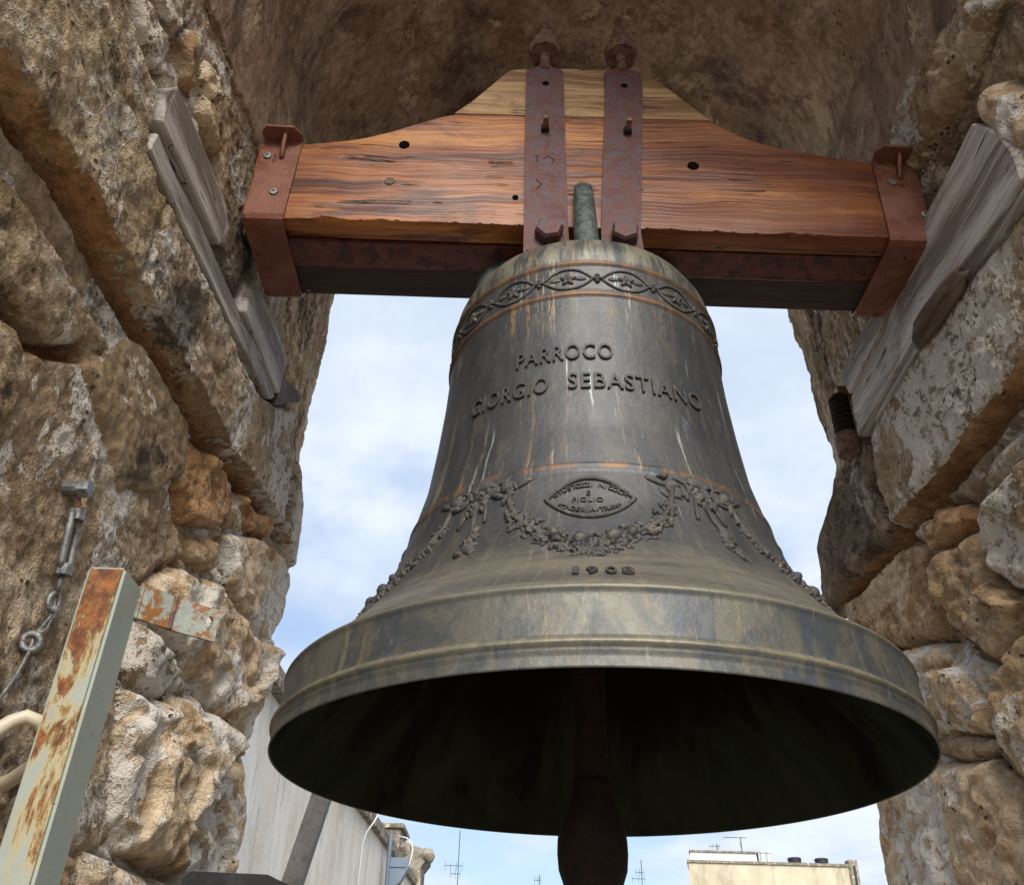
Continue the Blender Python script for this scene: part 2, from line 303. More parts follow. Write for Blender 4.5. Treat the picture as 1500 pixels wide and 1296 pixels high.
N.out(colb, N.math('ADD', N.math('ADD', .36, N.math('MULTIPLY', mid, .26)), N.math('MULTIPLY', inside, .3)), N.math('MULTIPLY', outs, .35), N.bump(hb, .3, .004), N.math('MULTIPLY', outs, .5))
M_relief = metal_mat('bronze_relief', (.048, .046, .046), (.07, .065, .058), (.14, .115, .078), .55, .25, 24, (.27, .235, .16), off=2.0, bump=.5, fac=(.52, .66))
M_letter = metal_mat('bronze_lettering', (.045, .043, .042), (.062, .057, .052), (.15, .115, .072), .55, .25, 30, off=5.0, bump=.3, fac=(.56, .68))

# ------------------------------------------------------------------ ground, terrace
m, N, v = newmat('town_ground'); N.out(N.mix(N.noise(v, .05, 6), (.16, .14, .12), (.26, .23, .2)), .95); M_ground = m
bm = bmesh.new(); bmesh.ops.create_grid(bm, x_segments=8, y_segments=8, size=3000); bmesh.ops.translate(bm, vec=(0, 0, -16), verts=bm.verts)
tag(bobj('ground', bm, M_ground), kind='structure')
M_tile = stone_mat('bounce_terrace_stone', (.34, .30, .25), (.44, .40, .34), (.28, .23, .18), off=15.0)
bm = bmesh.new(); box(bm, -1.25, 6, -6, 2.5, -16.5, -1.55); tag(bobj('bounce_terrace', bm, M_tile), kind='structure')  # unseen floor below the camera, added to bounce light upward

# ------------------------------------------------------------------ piers: two rough masonry jambs
XL, XR, Y0, YF, ZS = -.615, .905, .34, 2.17, 2.12
def polysd(U, V, P):
    P = np.asarray(P, float); n = len(P); d = np.full(U.shape, 1e9); ins = np.zeros(U.shape, bool)
    for i in range(n):
        a, b = P[i], P[(i+1) % n]; e = b-a; L = e@e
        t = np.clip(((U-a[0])*e[0]+(V-a[1])*e[1])/L, 0, 1)
        d = np.minimum(d, np.hypot(U-a[0]-t*e[0], V-a[1]-t*e[1]))
        c = ((a[1] > V) != (b[1] > V)); 
        with np.errstate(divide='ignore', invalid='ignore'): xi = (b[0]-a[0])*(V-a[1])/(b[1]-a[1])+a[0]
        ins ^= c & (U < xi)
    return np.where(ins, d, -d)

def make_pier(root, side, stones, edge, holes, grooves, deep, m_mortar, seed, zplaster):
    du = .0045; WR = .16
    us = np.arange(Y0-WR, YF+.30, du); vs = np.arange(-.75, ZS+.06, du); nu, nv = len(us), len(vs)
    U, V = np.meshgrid(us, vs, indexing='ij'); sx = 1 if side < 0 else -1; X0 = XL if side < 0 else XR
    # ragged outlines
    wu = .008*fbm(U, V, seed, 9, 4); wv = .006*fbm(U, V, seed+3.3, 9, 4); Uw, Vw = U+wu, V+wv
    rough = fbm(U, V, seed+7.7, 5, 6, .55)
    grit = fbm(U, V, seed+1.9, 34, 4, .6)
    H = deep+.007*rough+.0055*grit; ID = np.full(U.shape, -1)
    Hm = H.copy()
    for (c, r, dp) in holes:
        dd = np.hypot((Uw-c[0])/r[0], (Vw-c[1])/r[1]); H -= dp*sms(1.25-dd); Hm -= dp*sms(1.25-dd)
    if side < 0: H -= .022*sms((np.interp(U, [.1, .6, .8, 1.0, 1.4, 1.75], [.88, .915, .958, .97, .99, 1.04])*1.025-Vw)/.02)*sms((1.75-U)/.25)*sms((V-.30)/.3); Hm = H.copy()
    GR = np.zeros(U.shape)
    for line, hw, dp in grooves:            # open bed joints
        d = np.full(U.shape, 9.0)
        for a_, b_ in zip(line, line[1:]):
            ex_, ey_ = b_[0]-a_[0], b_[1]-a_[1]; t_ = np.clip(((Uw-a_[0])*ex_+(Vw-a_[1])*ey_)/(ex_*ex_+ey_*ey_), 0, 1)
            d = np.minimum(d, np.hypot(Uw-a_[0]-t_*ex_, Vw-a_[1]-t_*ey_))
        GR = np.maximum(GR, dp*sms(1.6-d/hw))
    H -= GR; Hm -= GR
    for k, s in enumerate(stones):
        P = np.array(s['p']); lo, hi = P.min(0)-.05, P.max(0)+.05
        i0, i1 = np.searchsorted(us, [lo[0], hi[0]]); j0, j1 = np.searchsorted(vs, [lo[1], hi[1]])
        if i1-i0 < 2 or j1-j0 < 2: continue
        sl_ = np.s_[i0:i1, j0:j1]; u, v2 = U[sl_], V[sl_]
        sd = polysd(Uw[sl_], Vw[sl_], P); w = s.get('w', .03); e = np.clip((sd+.004)/w, 0, 1)
        prof = np.sqrt(np.clip(1-(1-e)**2, 0, 1))
        am = s.get('a', .012); fc = s.get('f', .0)
        top = s['h']+am*fbm(u, v2, seed+k*2.1, s.get('s', 8), 5, .55)+.0045*grit[sl_]+fc*facets(u, v2, s.get('fs', 9), k+3)+fc*.45*facets(u, v2, s.get('fs', 9)*2.6, k+11)
        g = s.get('g', (0, 0)); cc = P.mean(0); top = top+g[0]*(u-cc[0])+g[1]*(v2-cc[1])
        base_ = Hm[sl_]-s.get('j', .018)*np.clip(1-np.abs(sd)/.022, 0, 1)       # an open joint round the stone
        hs = np.where(sd > -.004, base_+(np.maximum(top, base_+.01)-base_)*prof, base_)
        free = (ID[sl_] < 0)
        ID[sl_] = np.where(free & (sd > -.004), k, ID[sl_]); raw_ = s.get('raw', 0); ID[sl_] = np.where(free & (sd > -.004) & (sd < raw_) & (GR[sl_] > .004) & (v2 < P[:, 1].mean()), -3, ID[sl_]); H[sl_] = np.where(free, np.where(sd > -.004, hs, np.minimum(H[sl_], base_)), H[sl_])
    ID = np.where((ID == -1) & (GR > .02), -3, ID)
    jb = (ID == -1) & (Uw > 1.78+.10*fbm(U, V, seed+9, 5, 3)) & (Vw > 1.15); ID = np.where(jb, -4, ID); H = np.where(jb, H+.010*fbm(U*3, V*.8, seed+4, 12, 4, .6), H)
    pl = (Vw > zplaster(U)+.05*fbm(U, V, seed+5, 4, 4)) & (ID < 0) & (ID > -4)
    fd = sms((ZS-.01-V)/.25); H = np.where(pl, fd*(-.004+.006*rough+.0012*grit), H); ID = np.where(pl, -2, ID)
    cf = sms((U-YF+.13)/.14); H = H*(1-.7*cf)+.006*cf*rough
    # place in space: face, then round both corners
    ez, ey = zip(*edge); yf = np.interp(V, ez, ey)+.012*fbm(V, 0*V+3, seed, 14, 4)
    rc = .035
    Yw = U+(yf-YF)*sms((U-(YF-.35))/.35)
    tf = np.clip(U-YF, 0, None); tn = np.clip(Y0-U, 0, None)
    def corner(t): a = np.clip(t/rc, 0, PI/2); ex = np.clip(t-rc*PI/2, 0, None); return rc*np.sin(a), rc*(1-np.cos(a))+ex, a
    fy, fx, fa = corner(tf); ny, nx, na = corner(tn); a = fa-na
    Yp = np.where(tf > 0, yf+fy, np.where(tn > 0, Y0-ny, Yw))+H*np.sin(a)
    Xp = X0+sx*(H*np.cos(a)-fx-nx)
    P3 = np.stack([Xp, Yp, V], -1).reshape(-1, 3)
    q = grid_quads(nu, nv); q = q if side > 0 else q[:, ::-1]
    nxt = 1000                              # separate joints and patches are separate parts
    for kk in (-2, -3, -4):
        cells = set(zip(*np.nonzero(ID == kk)))
        while cells:
            st = [cells.pop()]; comp = []
            while st:
                c = st.pop(); comp.append(c)
                for d_ in ((c[0]+1, c[1]), (c[0]-1, c[1]), (c[0], c[1]+1), (c[0], c[1]-1)):
                    if d_ in cells: cells.remove(d_); st.append(d_)
            ii = tuple(np.array(comp).T)
            if len(comp) < 250: ID[ii] = -1
            else: ID[ii] = nxt-kk; nxt += 10
    idf = ID.ravel()[q[:, 0]]
    for k in np.unique(idf):
        f = q[idf == k]; vi, inv = np.unique(f, return_inverse=True); 
        if k >= 1000: k = -(k % 10)
        if k == -1: nm, mt = 'mortar', m_mortar
        elif k == -2: nm, mt = 'plaster', M_vault
        elif k == -3: nm, mt = 'bed_joint', M_rust_stone
        elif k == -4: nm, mt = 'jamb_plaster', M_jamb
        else: nm, mt = stones[k].get('n', 'stone'), stones[k]['m']
        me = npmesh(nm, P3[vi]-np.array(root.location), inv.reshape(-1, 4)); o = link(nm, me, mt, root)
    # unseen block behind the facing, added to stop light leaking through
    bm = bmesh.new(); xa, xb = (X0-.75, X0-.15) if side < 0 else (X0+.15, X0+.75)
    box(bm, xa, xb, Y0+.14, YF-.16, -1.56, 3.2); bobj('core', bm, M_coreM, root)

def sc(P, k): return [(a*k, b*k) for a, b in P]
kl, kr = .615/.6, .905/.89
LS = [
 dict(p=sc([(1.97,1.065),(2.25,1.075),(2.34,1.26),(2.0,1.285)],kl), h=0.026, w=0.015, a=.008, m=M_flaked),
 dict(p=sc([(.2,.885),(.6,.92),(.8,.958),(1.02,.966),(1.02,1.15),(.91,1.15),(.91,1.21),(.88,1.26),(.6,1.25),(.2,1.24)],kl), h=0.010, w=0.015, a=.007, f=.004, j=.006, raw=.013, m=M_olive),
 dict(p=sc([(1.03,.968),(1.40,.99),(1.56,1.015),(1.60,1.205),(1.38,1.195),(1.1,1.165),(1.03,1.155)],kl), h=0.011, w=0.015, a=.007, f=.004, j=.006, raw=.013, m=M_render),
 dict(p=sc([(1.57,1.017),(1.65,1.03),(1.9,1.075),(1.965,1.09),(1.99,1.30),(1.98,1.41),(1.77,1.27),(1.61,1.208)],kl), h=0.009, w=0.013, a=.007, j=.006, raw=.012, m=M_flaked),
 dict(p=sc([(.2,.79),(.5,.80),(.67,.835),(.76,.86),(.98,.87),(1.06,.87),(.95,.785),(.80,.735),(.74,.735),(.2,.69)],kl), h=-0.024, w=0.025, a=.009, f=.006, j=.008, m=M_olive),
 dict(p=sc([(.2,.67),(.74,.715),(.85,.722),(.92,.70),(.90,.61),(.84,.575),(.2,.47)],kl), h=-0.022, w=0.025, a=.009, f=.006, j=.008, m=M_olive),
 dict(p=sc([(1.01,.79),(1.10,.92),(1.19,.955),(1.40,.965),(1.44,.88),(1.36,.79),(1.23,.715)],kl), h=-0.026, w=0.020, a=.005, j=.002, m=M_patch, n='plaster_patch'),
 dict(p=sc([(1.43,.93),(1.55,.985),(1.65,.99),(1.70,.93),(1.64,.86),(1.50,.80),(1.42,.83)],kl), h=-0.017, w=0.030, a=.02, f=.016, m=M_rust_stone),
 dict(p=sc([(1.74,1.0),(1.90,1.055),(1.96,1.05),(1.90,.985),(1.80,.955)],kl), h=-0.006, w=0.022, a=.014, f=.012, m=M_rust_stone),
 dict(p=sc([(1.69,.87),(1.80,.93),(1.98,1.02),(2.2,1.04),(2.26,.914),(2.14,.80),(1.95,.775),(1.76,.79)],kl), h=0.005, w=0.026, a=.011, f=.03, fs=6, m=M_pale),
 dict(p=sc([(1.52,.79),(1.66,.84),(1.70,.80),(1.62,.755),(1.53,.745)],kl), h=-0.009, w=0.022, a=.015, f=.018, m=M_ochre),
 dict(p=sc([(1.40,.61),(1.52,.71),(1.73,.765),(1.95,.765),(2.14,.78),(2.30,.72),(2.22,.56),(2.06,.535),(1.80,.545),(1.64,.56),(1.56,.58)],kl), h=0.008, w=0.038, a=.011, f=.045, fs=5, g=(.03,.06), m=M_pale),
 dict(p=sc([(1.42,.56),(1.53,.565),(1.62,.545),(1.60,.49),(1.5,.46),(1.42,.48)],kl), h=0.001, w=0.034, a=.014, f=.01, m=M_render),
 dict(p=sc([(1.42,.445),(1.52,.45),(1.62,.50),(1.74,.53),(2.08,.51),(2.25,.50),(2.28,.24),(2.0,.225),(1.72,.225),(1.48,.23)],kl), h=0.013, w=0.038, a=.011, f=.055, fs=4.5, g=(.04,.03), m=M_pale),
 dict(p=sc([(1.42,.20),(1.70,.205),(2.0,.21),(2.26,.22),(2.26,-.10),(1.42,-.10)],kl), h=0.011, w=0.038, a=.02, f=.03, m=M_pale),
 dict(p=sc([(.62,.14),(.95,.20),(1.39,.19),(1.39,-.10),(.62,-.10)],kl), h=-0.000, w=0.038, a=.02, f=.02, m=M_ochre),
 dict(p=sc([(.2,-.14),(.9,-.13),(.9,-.42),(.2,-.42)],kl), h=0.005, w=0.030, a=.02, f=.02, m=M_pale),
 dict(p=sc([(.93,-.13),(1.6,-.13),(1.6,-.42),(.93,-.42)],kl), h=0.002, w=0.030, a=.02, f=.02, m=M_ochre),
 dict(p=sc([(1.63,-.13),(2.26,-.13),(2.26,-.42),(1.63,-.42)],kl), h=0.008, w=0.030, a=.02, f=.02, m=M_pale),
 dict(p=sc([(.90,1.44),(.94,1.52),(1.0,1.50),(1.0,1.43),(.96,1.40)],kl), h=0.002, w=0.022, a=.012, f=.01, m=M_ochre),
 dict(p=sc([(1.0,1.53),(1.05,1.56),(1.09,1.53),(1.05,1.48),(1.01,1.49)],kl), h=0.003, w=0.019, a=.01, f=.01, m=M_pale),
 dict(p=sc([(1.03,1.47),(1.09,1.51),(1.17,1.49),(1.13,1.42),(1.05,1.43)],kl), h=0.001, w=0.019, a=.01, f=.004, m=M_ochre),
 dict(p=sc([(.76,1.33),(.79,1.36),(.87,1.36),(.90,1.315),(.86,1.285),(.79,1.29)],kl), h=0.006, w=0.015, a=.01, f=.008, m=M_flaked),
 dict(p=sc([(.30,1.28),(.74,1.29),(.74,1.50),(.30,1.52)],kl), h=0.002, w=0.022, a=.014, f=.006, m=M_olive),
 dict(p=sc([(.77,1.385),(.88,1.40),(.90,1.53),(.78,1.55)],kl), h=-0.003, w=0.022, a=.014, f=.006, m=M_render),
 dict(p=sc([(1.24,1.29),(1.42,1.30),(1.43,1.44),(1.27,1.42)],kl), h=-0.005, w=0.015, a=.006, m=M_soot),
]
RS = [
 dict(p=sc([(2.08,1.265),(2.33,1.22),(2.37,1.0),(2.20,.965),(2.04,.985),(1.80,.985),(1.80,1.235),(1.95,1.27)],kr), h=0.018, w=.028, a=.018, f=.008, m=M_soot, j=.03),
 dict(p=sc([(1.79,1.0),(1.76,.993),(1.19,.985),(.7,.97),(.2,.95),(.2,1.18),(.7,1.20),(1.05,1.205),(1.35,1.265),(1.79,1.245)],kr), h=0.013, w=.02, a=.008, raw=.014, m=M_flaked),
 dict(p=sc([(1.50,.885),(1.38,.925),(1.25,.905),(1.0,.88),(.8,.87),(.8,.80),(1.26,.855),(1.42,.865)],kr), h=-0.030, w=.05, a=.02, m=M_olive),
 dict(p=sc([(1.43,.855),(1.27,.845),(.9,.80),(.9,.56),(1.36,.64),(1.43,.675),(1.48,.75),(1.46,.83)],kr), h=0.010, w=.05, a=.018, f=.014, m=M_flaked),
 dict(p=sc([(1.70,.91),(1.61,.945),(1.52,.90),(1.475,.84),(1.59,.845),(1.66,.85)],kr), h=0.004, w=.045, a=.014, f=.02, m=M_rust_stone, j=.035),
 dict(p=sc([(1.66,.83),(1.60,.838),(1.48,.822),(1.50,.74),(1.44,.665),(1.40,.645),(1.55,.575),(1.655,.69),(1.665,.75)],kr), h=0.016, w=.05, a=.014, f=.035, fs=7, m=M_ochre, j=.035),
 dict(p=sc([(2.09,.97),(1.80,.965),(1.715,.90),(1.685,.75),(1.70,.69),(1.92,.75),(2.02,.83),(2.15,.93)],kr), h=-0.010, w=.04, a=.022, f=.025, fs=7, g=(0,-.05), m=M_ochre, j=.035),
 dict(p=sc([(2.10,.90),(2.03,.82),(2.0,.72),(2.3,.68),(2.3,.93)],kr), h=-0.010, w=.04, a=.02, f=.02, m=M_pale),
 dict(p=sc([(1.97,.77),(1.66,.665),(1.59,.585),(1.62,.47),(1.78,.53),(1.90,.54),(2.28,.56),(2.28,.66)],kr), h=0.010, w=.045, a=.011, f=.04, fs=6, m=M_pale),
 dict(p=sc([(1.565,.57),(1.44,.60),(1.40,.62),(.9,.53),(.9,.28),(1.54,.35),(1.59,.42),(1.61,.48)],kr), h=0.023, w=.05, a=.014, f=.035, fs=6, m=M_ochre, j=.035),
 dict(p=sc([(1.79,.515),(1.63,.465),(1.67,.448),(1.82,.475)],kr), h=-0.010, w=.03, a=.01, f=.012, m=M_ochre, j=.035),
 dict(p=sc([(2.26,.53),(1.90,.52),(1.81,.465),(1.66,.435),(1.60,.37),(1.60,.02),(2.3,.02),(2.3,.5)],kr), h=0.004, w=.045, a=.009, f=.035, fs=4, g=(.03,-.02), m=M_pale),
 dict(p=sc([(1.58,.33),(.9,.25),(.9,.0),(1.58,.0)],kr), h=0.018, w=.05, a=.02, f=.03, m=M_ochre, j=.035),
 dict(p=sc([(.2,-.02),(.98,-.02),(.98,-.35),(.2,-.35)],kr), h=0.010, w=.04, a=.02, f=.02, m=M_pale),
 dict(p=sc([(1.0,-.02),(1.62,-.02),(1.62,-.35),(1.0,-.35)],kr), h=0.014, w=.04, a=.02, f=.02, m=M_ochre, j=.035),
 dict(p=sc([(1.65,-.02),(2.28,-.02),(2.28,-.35),(1.65,-.35)],kr), h=0.010, w=.04, a=.02, f=.02, m=M_pale),
 dict(p=sc([(1.38,1.66),(1.36,1.80),(1.22,1.83),(1.03,1.76),(.85,1.72),(.90,1.62),(1.10,1.60),(1.25,1.61)],kr), h=0.030, w=.07, a=.02, f=.012, m=M_olive),
 dict(p=sc([(.88,1.60),(.83,1.72),(.4,1.72),(.4,1.50),(.85,1.50)],kr), h=0.018, w=.05, a=.02, f=.01, m=M_olive),
 dict(p=sc([(.93,1.40),(.98,1.49),(1.035,1.485),(1.03,1.38),(1.0,1.31),(.94,1.30)],kr), h=0.020, w=.03, a=.012, f=.012, m=M_pale),
]
EL = [(-1, 2.17), (.25, 2.19), (.40, 2.20), (.53, 2.13), (.60, 2.15), (.74, 2.25), (.85, 2.20), (.93, 2.27), (1.05, 2.27), (1.12, 2.30), (1.28, 2.26), (1.34, 2.17), (1.55, 2.17), (1.75, 2.20), (2.05, 2.23), (3, 2.23)]
ER = [(-1, 2.22), (.30, 2.26), (.47, 2.21), (.60, 2.20), (.8, 2.18), (.95, 2.20), (1.0, 2.30), (1.20, 2.29), (1.27, 2.10), (1.33, 2.06), (1.5, 2.10), (1.75, 2.13), (2.05, 2.19), (3, 2.19)]
pl_ = empty('stone_pier', (XL, 1.25, -.75), 'rough stone pier with open ledge joint, grey planks let in and turnbuckle fixed to it', 'pier', 'masonry piers of the bell arch')
make_pier(pl_, -1, LS, EL, [((1.74, 1.0), (.05, .035), .08), ((.82, .745), (.10, .03), .07), ((1.74, .845), (.03, .04), .05), ((.86, .64), (.04, .012), .04), ((.93, 1.34), (.03, .14), .05)], [(sc([(.1,.865),(.6,.902),(.8,.940),(1.0,.951),(1.4,.974),(1.6,.998),(1.75,1.03),(1.93,1.06)],kl), .017, .085), (sc([(.1,.68),(.74,.725),(.85,.728),(.93,.752),(1.0,.80)],kl), .011, .05), (sc([(.73,1.22),(.74,1.30),(.755,1.45)],kl), .008, .04), (sc([(.89,1.20),(1.2,1.24),(1.42,1.266),(1.75,1.29)],kl), .01, .05)], -.012, M_render, 3.0, lambda u: 1.72-.12*np.clip(1.3-u, 0, .6)+1.2*np.clip(u-1.45, 0, 1))
pr_ = empty('stone_pier', (XR, 1.25, -.75), 'rough stone pier of loose boulders below a sooty corner block, broad grey board above', 'pier', 'masonry piers of the bell arch')
make_pier(pr_, 1, RS, ER, [((1.25, 1.55), (.2, .06), .07), ((1.48, .87), (.06, .05), .05), ((1.62, .56), (.05, .06), .04)], [(sc([(.1,.93),(.7,.95),(1.2,.963),(1.5,.965),(1.76,.972),(2.05,.968)],kr), .018, .055)], -.016, M_renderR, 21.0, lambda u: 1.70+.14*np.clip(1.5-u, 0, .6)+1.2*np.clip(u-1.55, 0, 1))

# ------------------------------------------------------------------ barrel vault over the piers
va = empty('barrel_vault', (BX, 1.25, ZS), 'dark sooty plastered barrel vault over the bell with flaked ochre spots', 'vault')
cx = (XL+XR)/2; rad = (XR-XL)/2
us = np.arange(Y0-.1, YF+.09, .009); ts = np.linspace(-.03, PI+.03, 270)
U, TT = np.meshgrid(us, ts, indexing='ij'); am_ = sms(np.minimum(TT, PI-TT)*rad/.3); rr = rad+.002-am_*(.006+.010*fbm(U, TT*rad, 41.0, 4, 5, .55)+.0015*fbm(U, TT*rad, 45.0, 40, 3))
P3 = np.stack([cx-rr*np.cos(TT), U, ZS+rr*np.sin(TT)], -1).reshape(-1, 3)-np.array(va.location)
link('plaster', npmesh('plaster', P3, grid_quads(len(us), len(ts))), M_vault, va)
bm = bmesh.new(); n = 40; y0, y1 = Y0-.09, YF+.08
arc = [(cx-(rad+.03)*math.cos(PI*i/n), ZS+(rad+.03)*math.sin(PI*i/n)) for i in range(n+1)]
pts = [(cx-rad-.75, y0, ZS)]+[(x, y0, z) for x, z in arc]+[(cx+rad+.75, y0, ZS), (cx+rad+.75, y0, 3.3), (cx-rad-.75, y0, 3.3)]
prism(bm, pts, (0, y1-y0, 0)); bmesh.ops.triangulate(bm, faces=bm.faces); bobj('masonry', bm, M_coreM, va)

# ------------------------------------------------------------------ bell
K = [(0.3330,0.5000),(0.3548,0.4967),(0.4315,0.4898),(0.4700,0.4486),(0.5200,0.4005),(0.5700,0.3704),(0.6300,0.3431),(0.7060,0.3215),(0.8000,0.2985),(0.9000,0.2865),(1.0000,0.2773),(1.1000,0.2720),(1.1785,0.2704),(1.2250,0.2669),(1.2679,0.2454),(1.2799,0.2288)]
kz = np.array([a for a, b in K]); kr_ = np.array([b for a, b in K])
zf = np.linspace(kz[0], kz[-1], 900); rf = np.interp(zf, kz, kr_)
w = np.hanning(61); w /= w.sum(); rp = np.convolve(np.pad(rf, 30, mode='edge'), w, 'valid')
flare = sms((zf-.445)/.03)*sms((1.262-zf)/.03); rf = rf*(1-flare)+rp*flare
ridge = lambda z0, h, wd: h*np.exp(-((zf-z0)/wd)**2)
rdet = rf+ridge(1.1785, .0055, .0038)+ridge(1.1005, .005, .0035)+ridge(1.1085, .002, .002)+ridge(.708, .0035, .0022)+ridge(.7005, .0022, .0018)+ridge(.4365, .0075, .005)+ridge(.4495, .004, .0028)+ridge(.3635, .0075, .0052)+ridge(.3535, .003, .0025)
def rb(z): return float(np.interp(z, zf, rf))
def Sf(th, z, n=0.0):            # point on the bell's outer face, n metres proud of it (bell-local, axis at origin)
    r = rb(z); dr = (rb(z+.004)-rb(z-.004))/.008; l = math.hypot(1, dr)
    rr_, zz_ = r+n/l, z-n*dr/l
    return Vector((rr_*math.sin(th), -rr_*math.cos(th), zz_))
def slope(z): return math.hypot(1, (rb(z+.004)-rb(z-.004))/.008)
bell = empty('church_bell', (BX, BY, .333), 'large dark bronze church bell with raised lettering and garlands hanging from the timber yoke', 'bell')
def badd(name, me, m): o = link(name, me, m); o.parent = bell; o.matrix_parent_inverse = Matrix.Translation((0, 0, -.333)); return o
outer = [(r, z) for r, z in zip(rdet, zf)][::3]+[(.21, 1.288), (.16, 1.296), (.08, 1.30), (.001, 1.301)]
zi = np.linspace(1.245, .339, 110); iz = [.339, .36, .40, .45, .52, .60, .70, .80, 1.0, 1.2, 1.25]; ir = [.4935, .484, .461, .424, .365, .325, .291, .268, .246, .238, .21]
inn = [(.001, 1.25), (.10, 1.25)]+[(float(np.interp(z, iz, ir)), z) for z in zi]+[(.4965, .3345), (.499, .333)]
prof = inn+outer; seg = 288
A = np.array(prof); a = np.linspace(0, 2*PI, seg, endpoint=False)
P3 = np.stack([A[:, None, 0]*np.sin(a), -A[:, None, 0]*np.cos(a), np.repeat(A[:, 1:2], seg, 1)], -1).reshape(-1, 3)
me = npmesh('bell_body', P3, grid_quads(len(A), seg, True))
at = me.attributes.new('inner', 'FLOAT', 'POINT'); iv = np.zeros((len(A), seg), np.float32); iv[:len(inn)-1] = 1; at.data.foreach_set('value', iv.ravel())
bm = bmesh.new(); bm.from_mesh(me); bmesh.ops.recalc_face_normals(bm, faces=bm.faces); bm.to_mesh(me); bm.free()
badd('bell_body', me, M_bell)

# lettering
_cache = {}
def text_mesh(s_, bold=-.004):
    if s_ not in _cache:
        cu = bpy.data.curves.new('t', 'FONT'); cu.body = s_; cu.size = 1; cu.extrude = .05; cu.bevel_depth = .012; cu.bevel_resolution = 1; cu.offset = bold; cu.resolution_u = 5; cu.space_character = 1.12
        o = bpy.data.objects.new('t', cu); C.objects.link(o); dg = bpy.context.evaluated_depsgraph_get(); me = bpy.data.meshes.new_from_object(o.evaluated_get(dg))
        bpy.data.objects.remove(o); V = np.array([v.co for v in me.vertices]); Fc = [tuple(p.vertices) for p in me.polygons]; bpy.data.meshes.remove(me); _cache[s_] = (V, Fc)
    return _cache[s_]
def letters(name, items, m, proud):
    """items: (string, th0, th1, zbase, height) stretched between two angles"""
    VV, FF = [], []
    for s_, t0, t1, z0, h in items:
        V, Fc = text_mesh(s_); lo, hi = V.min(0), V.max(0); b = len(VV)
        for p in V:
            th = t0+(p[0]-lo[0])/(hi[0]-lo[0])*(t1-t0); z = z0+(p[1]-lo[1])/(hi[1]-lo[1])*h
            VV.append(Sf(th, z, -.0012+proud*(p[2]-lo[2])/(hi[2]-lo[2])))
        FF += [tuple(i+b for i in f) for f in Fc]
    me = bpy.data.meshes.new(name); me.from_pydata(VV, [], FF); return badd(name, me, m)
letters('inscription', [('PARROCO', -.515, .078, .9415, .0355)], M_letter, .0055)
letters('inscription', [('GIORGIO', -.832, -.305, .8725, .0355)], M_letter, .0055)
letters('inscription', [('SEBASTIANO', -.191, .648, .8745, .0355)], M_letter, .0055)
letters('year', [('1', -.146, -.128, .4645, .016), ('9', -.108, -.075, .4645, .016), ('0', -.055, -.024, .4645, .016), ('8', -.010, .024, .4645, .016)], M_letter, .005)

# maker's plaque
PT, PZ, PW, PH = -.087, .6385, .1875, .040
def lens_pt(a, sgn, k=1.0, n=0.0): return Sf(PT+PW*a*k, PZ+sgn*PH*k*(1-a*a), n)
bm = bmesh.new(); lp = [lens_pt(-1+2*i/40, 1, 1, .001) for i in range(40)]+[lens_pt(1-2*i/40, -1, 1, .001) for i in range(40)]; tube(bm, lp, .0036, 8, True)
pq = bobj('maker_plaque', bm, M_relief, smooth=True); pq.parent = bell; pq.matrix_parent_inverse = Matrix.Translation((0, 0, -.333))
def arc_text(s_, a0, a1, fb, size):
    VV, FF = [], []; n = len(s_)
    for i, ch in enumerate(s_):
        if ch == ' ': continue
        a_ = a0+(a1-a0)*i/(n-1); V, Fc = text_mesh(ch); lo, hi = V.min(0), V.max(0); b = len(VV)
        sl_ = (fb(a_+.02)-fb(a_-.02))/.04/(PW*rb(PZ)); an = math.atan(sl_); wdt = (hi[0]-lo[0])*size; full = .73
        for p in V:
            x = (p[0]-(lo[0]+hi[0])/2)*size*1.02; y = (p[1]-full/2)*size
            X, Y = x*math.cos(an)-y*math.sin(an), x*math.sin(an)+y*math.cos(an)
            z = PZ+fb(a_)+Y; VV.append(Sf(PT+PW*a_+X/rb(z), z, -.001+.0036*(p[2]-lo[2])/(hi[2]-lo[2])))
        FF += [tuple(q+b for q in f) for f in Fc]
    me = bpy.data.meshes.new('plaque_lettering'); me.from_pydata(VV, [], FF); o = link('plaque_lettering', me, M_letter); o.parent = pq
arc_text('GIUSTOZZI NICOLA', -.80, .80, lambda a: .0275*(1-a*a)-.001, .0122)
arc_text('FONDERIA-TRANI', -.68, .66, lambda a: -.0262*(1-a*a)+.0005, .0122)
arc_text('E', -.03, .03, lambda a: .011+0*a, .0115) if False else None
def flat_text(s_, t0, t1, z0, h):
    o = letters('plaque_lettering', [(s_, t0, t1, z0, h)], M_letter, .0036); o.parent = pq; o.matrix_parent_inverse = Matrix.Identity(4)
flat_text('E', PT-.016, PT+.002, PZ+.005, .009); flat_text('FIGLIO', PT-.075, PT+.055, PZ-.0085, .009)

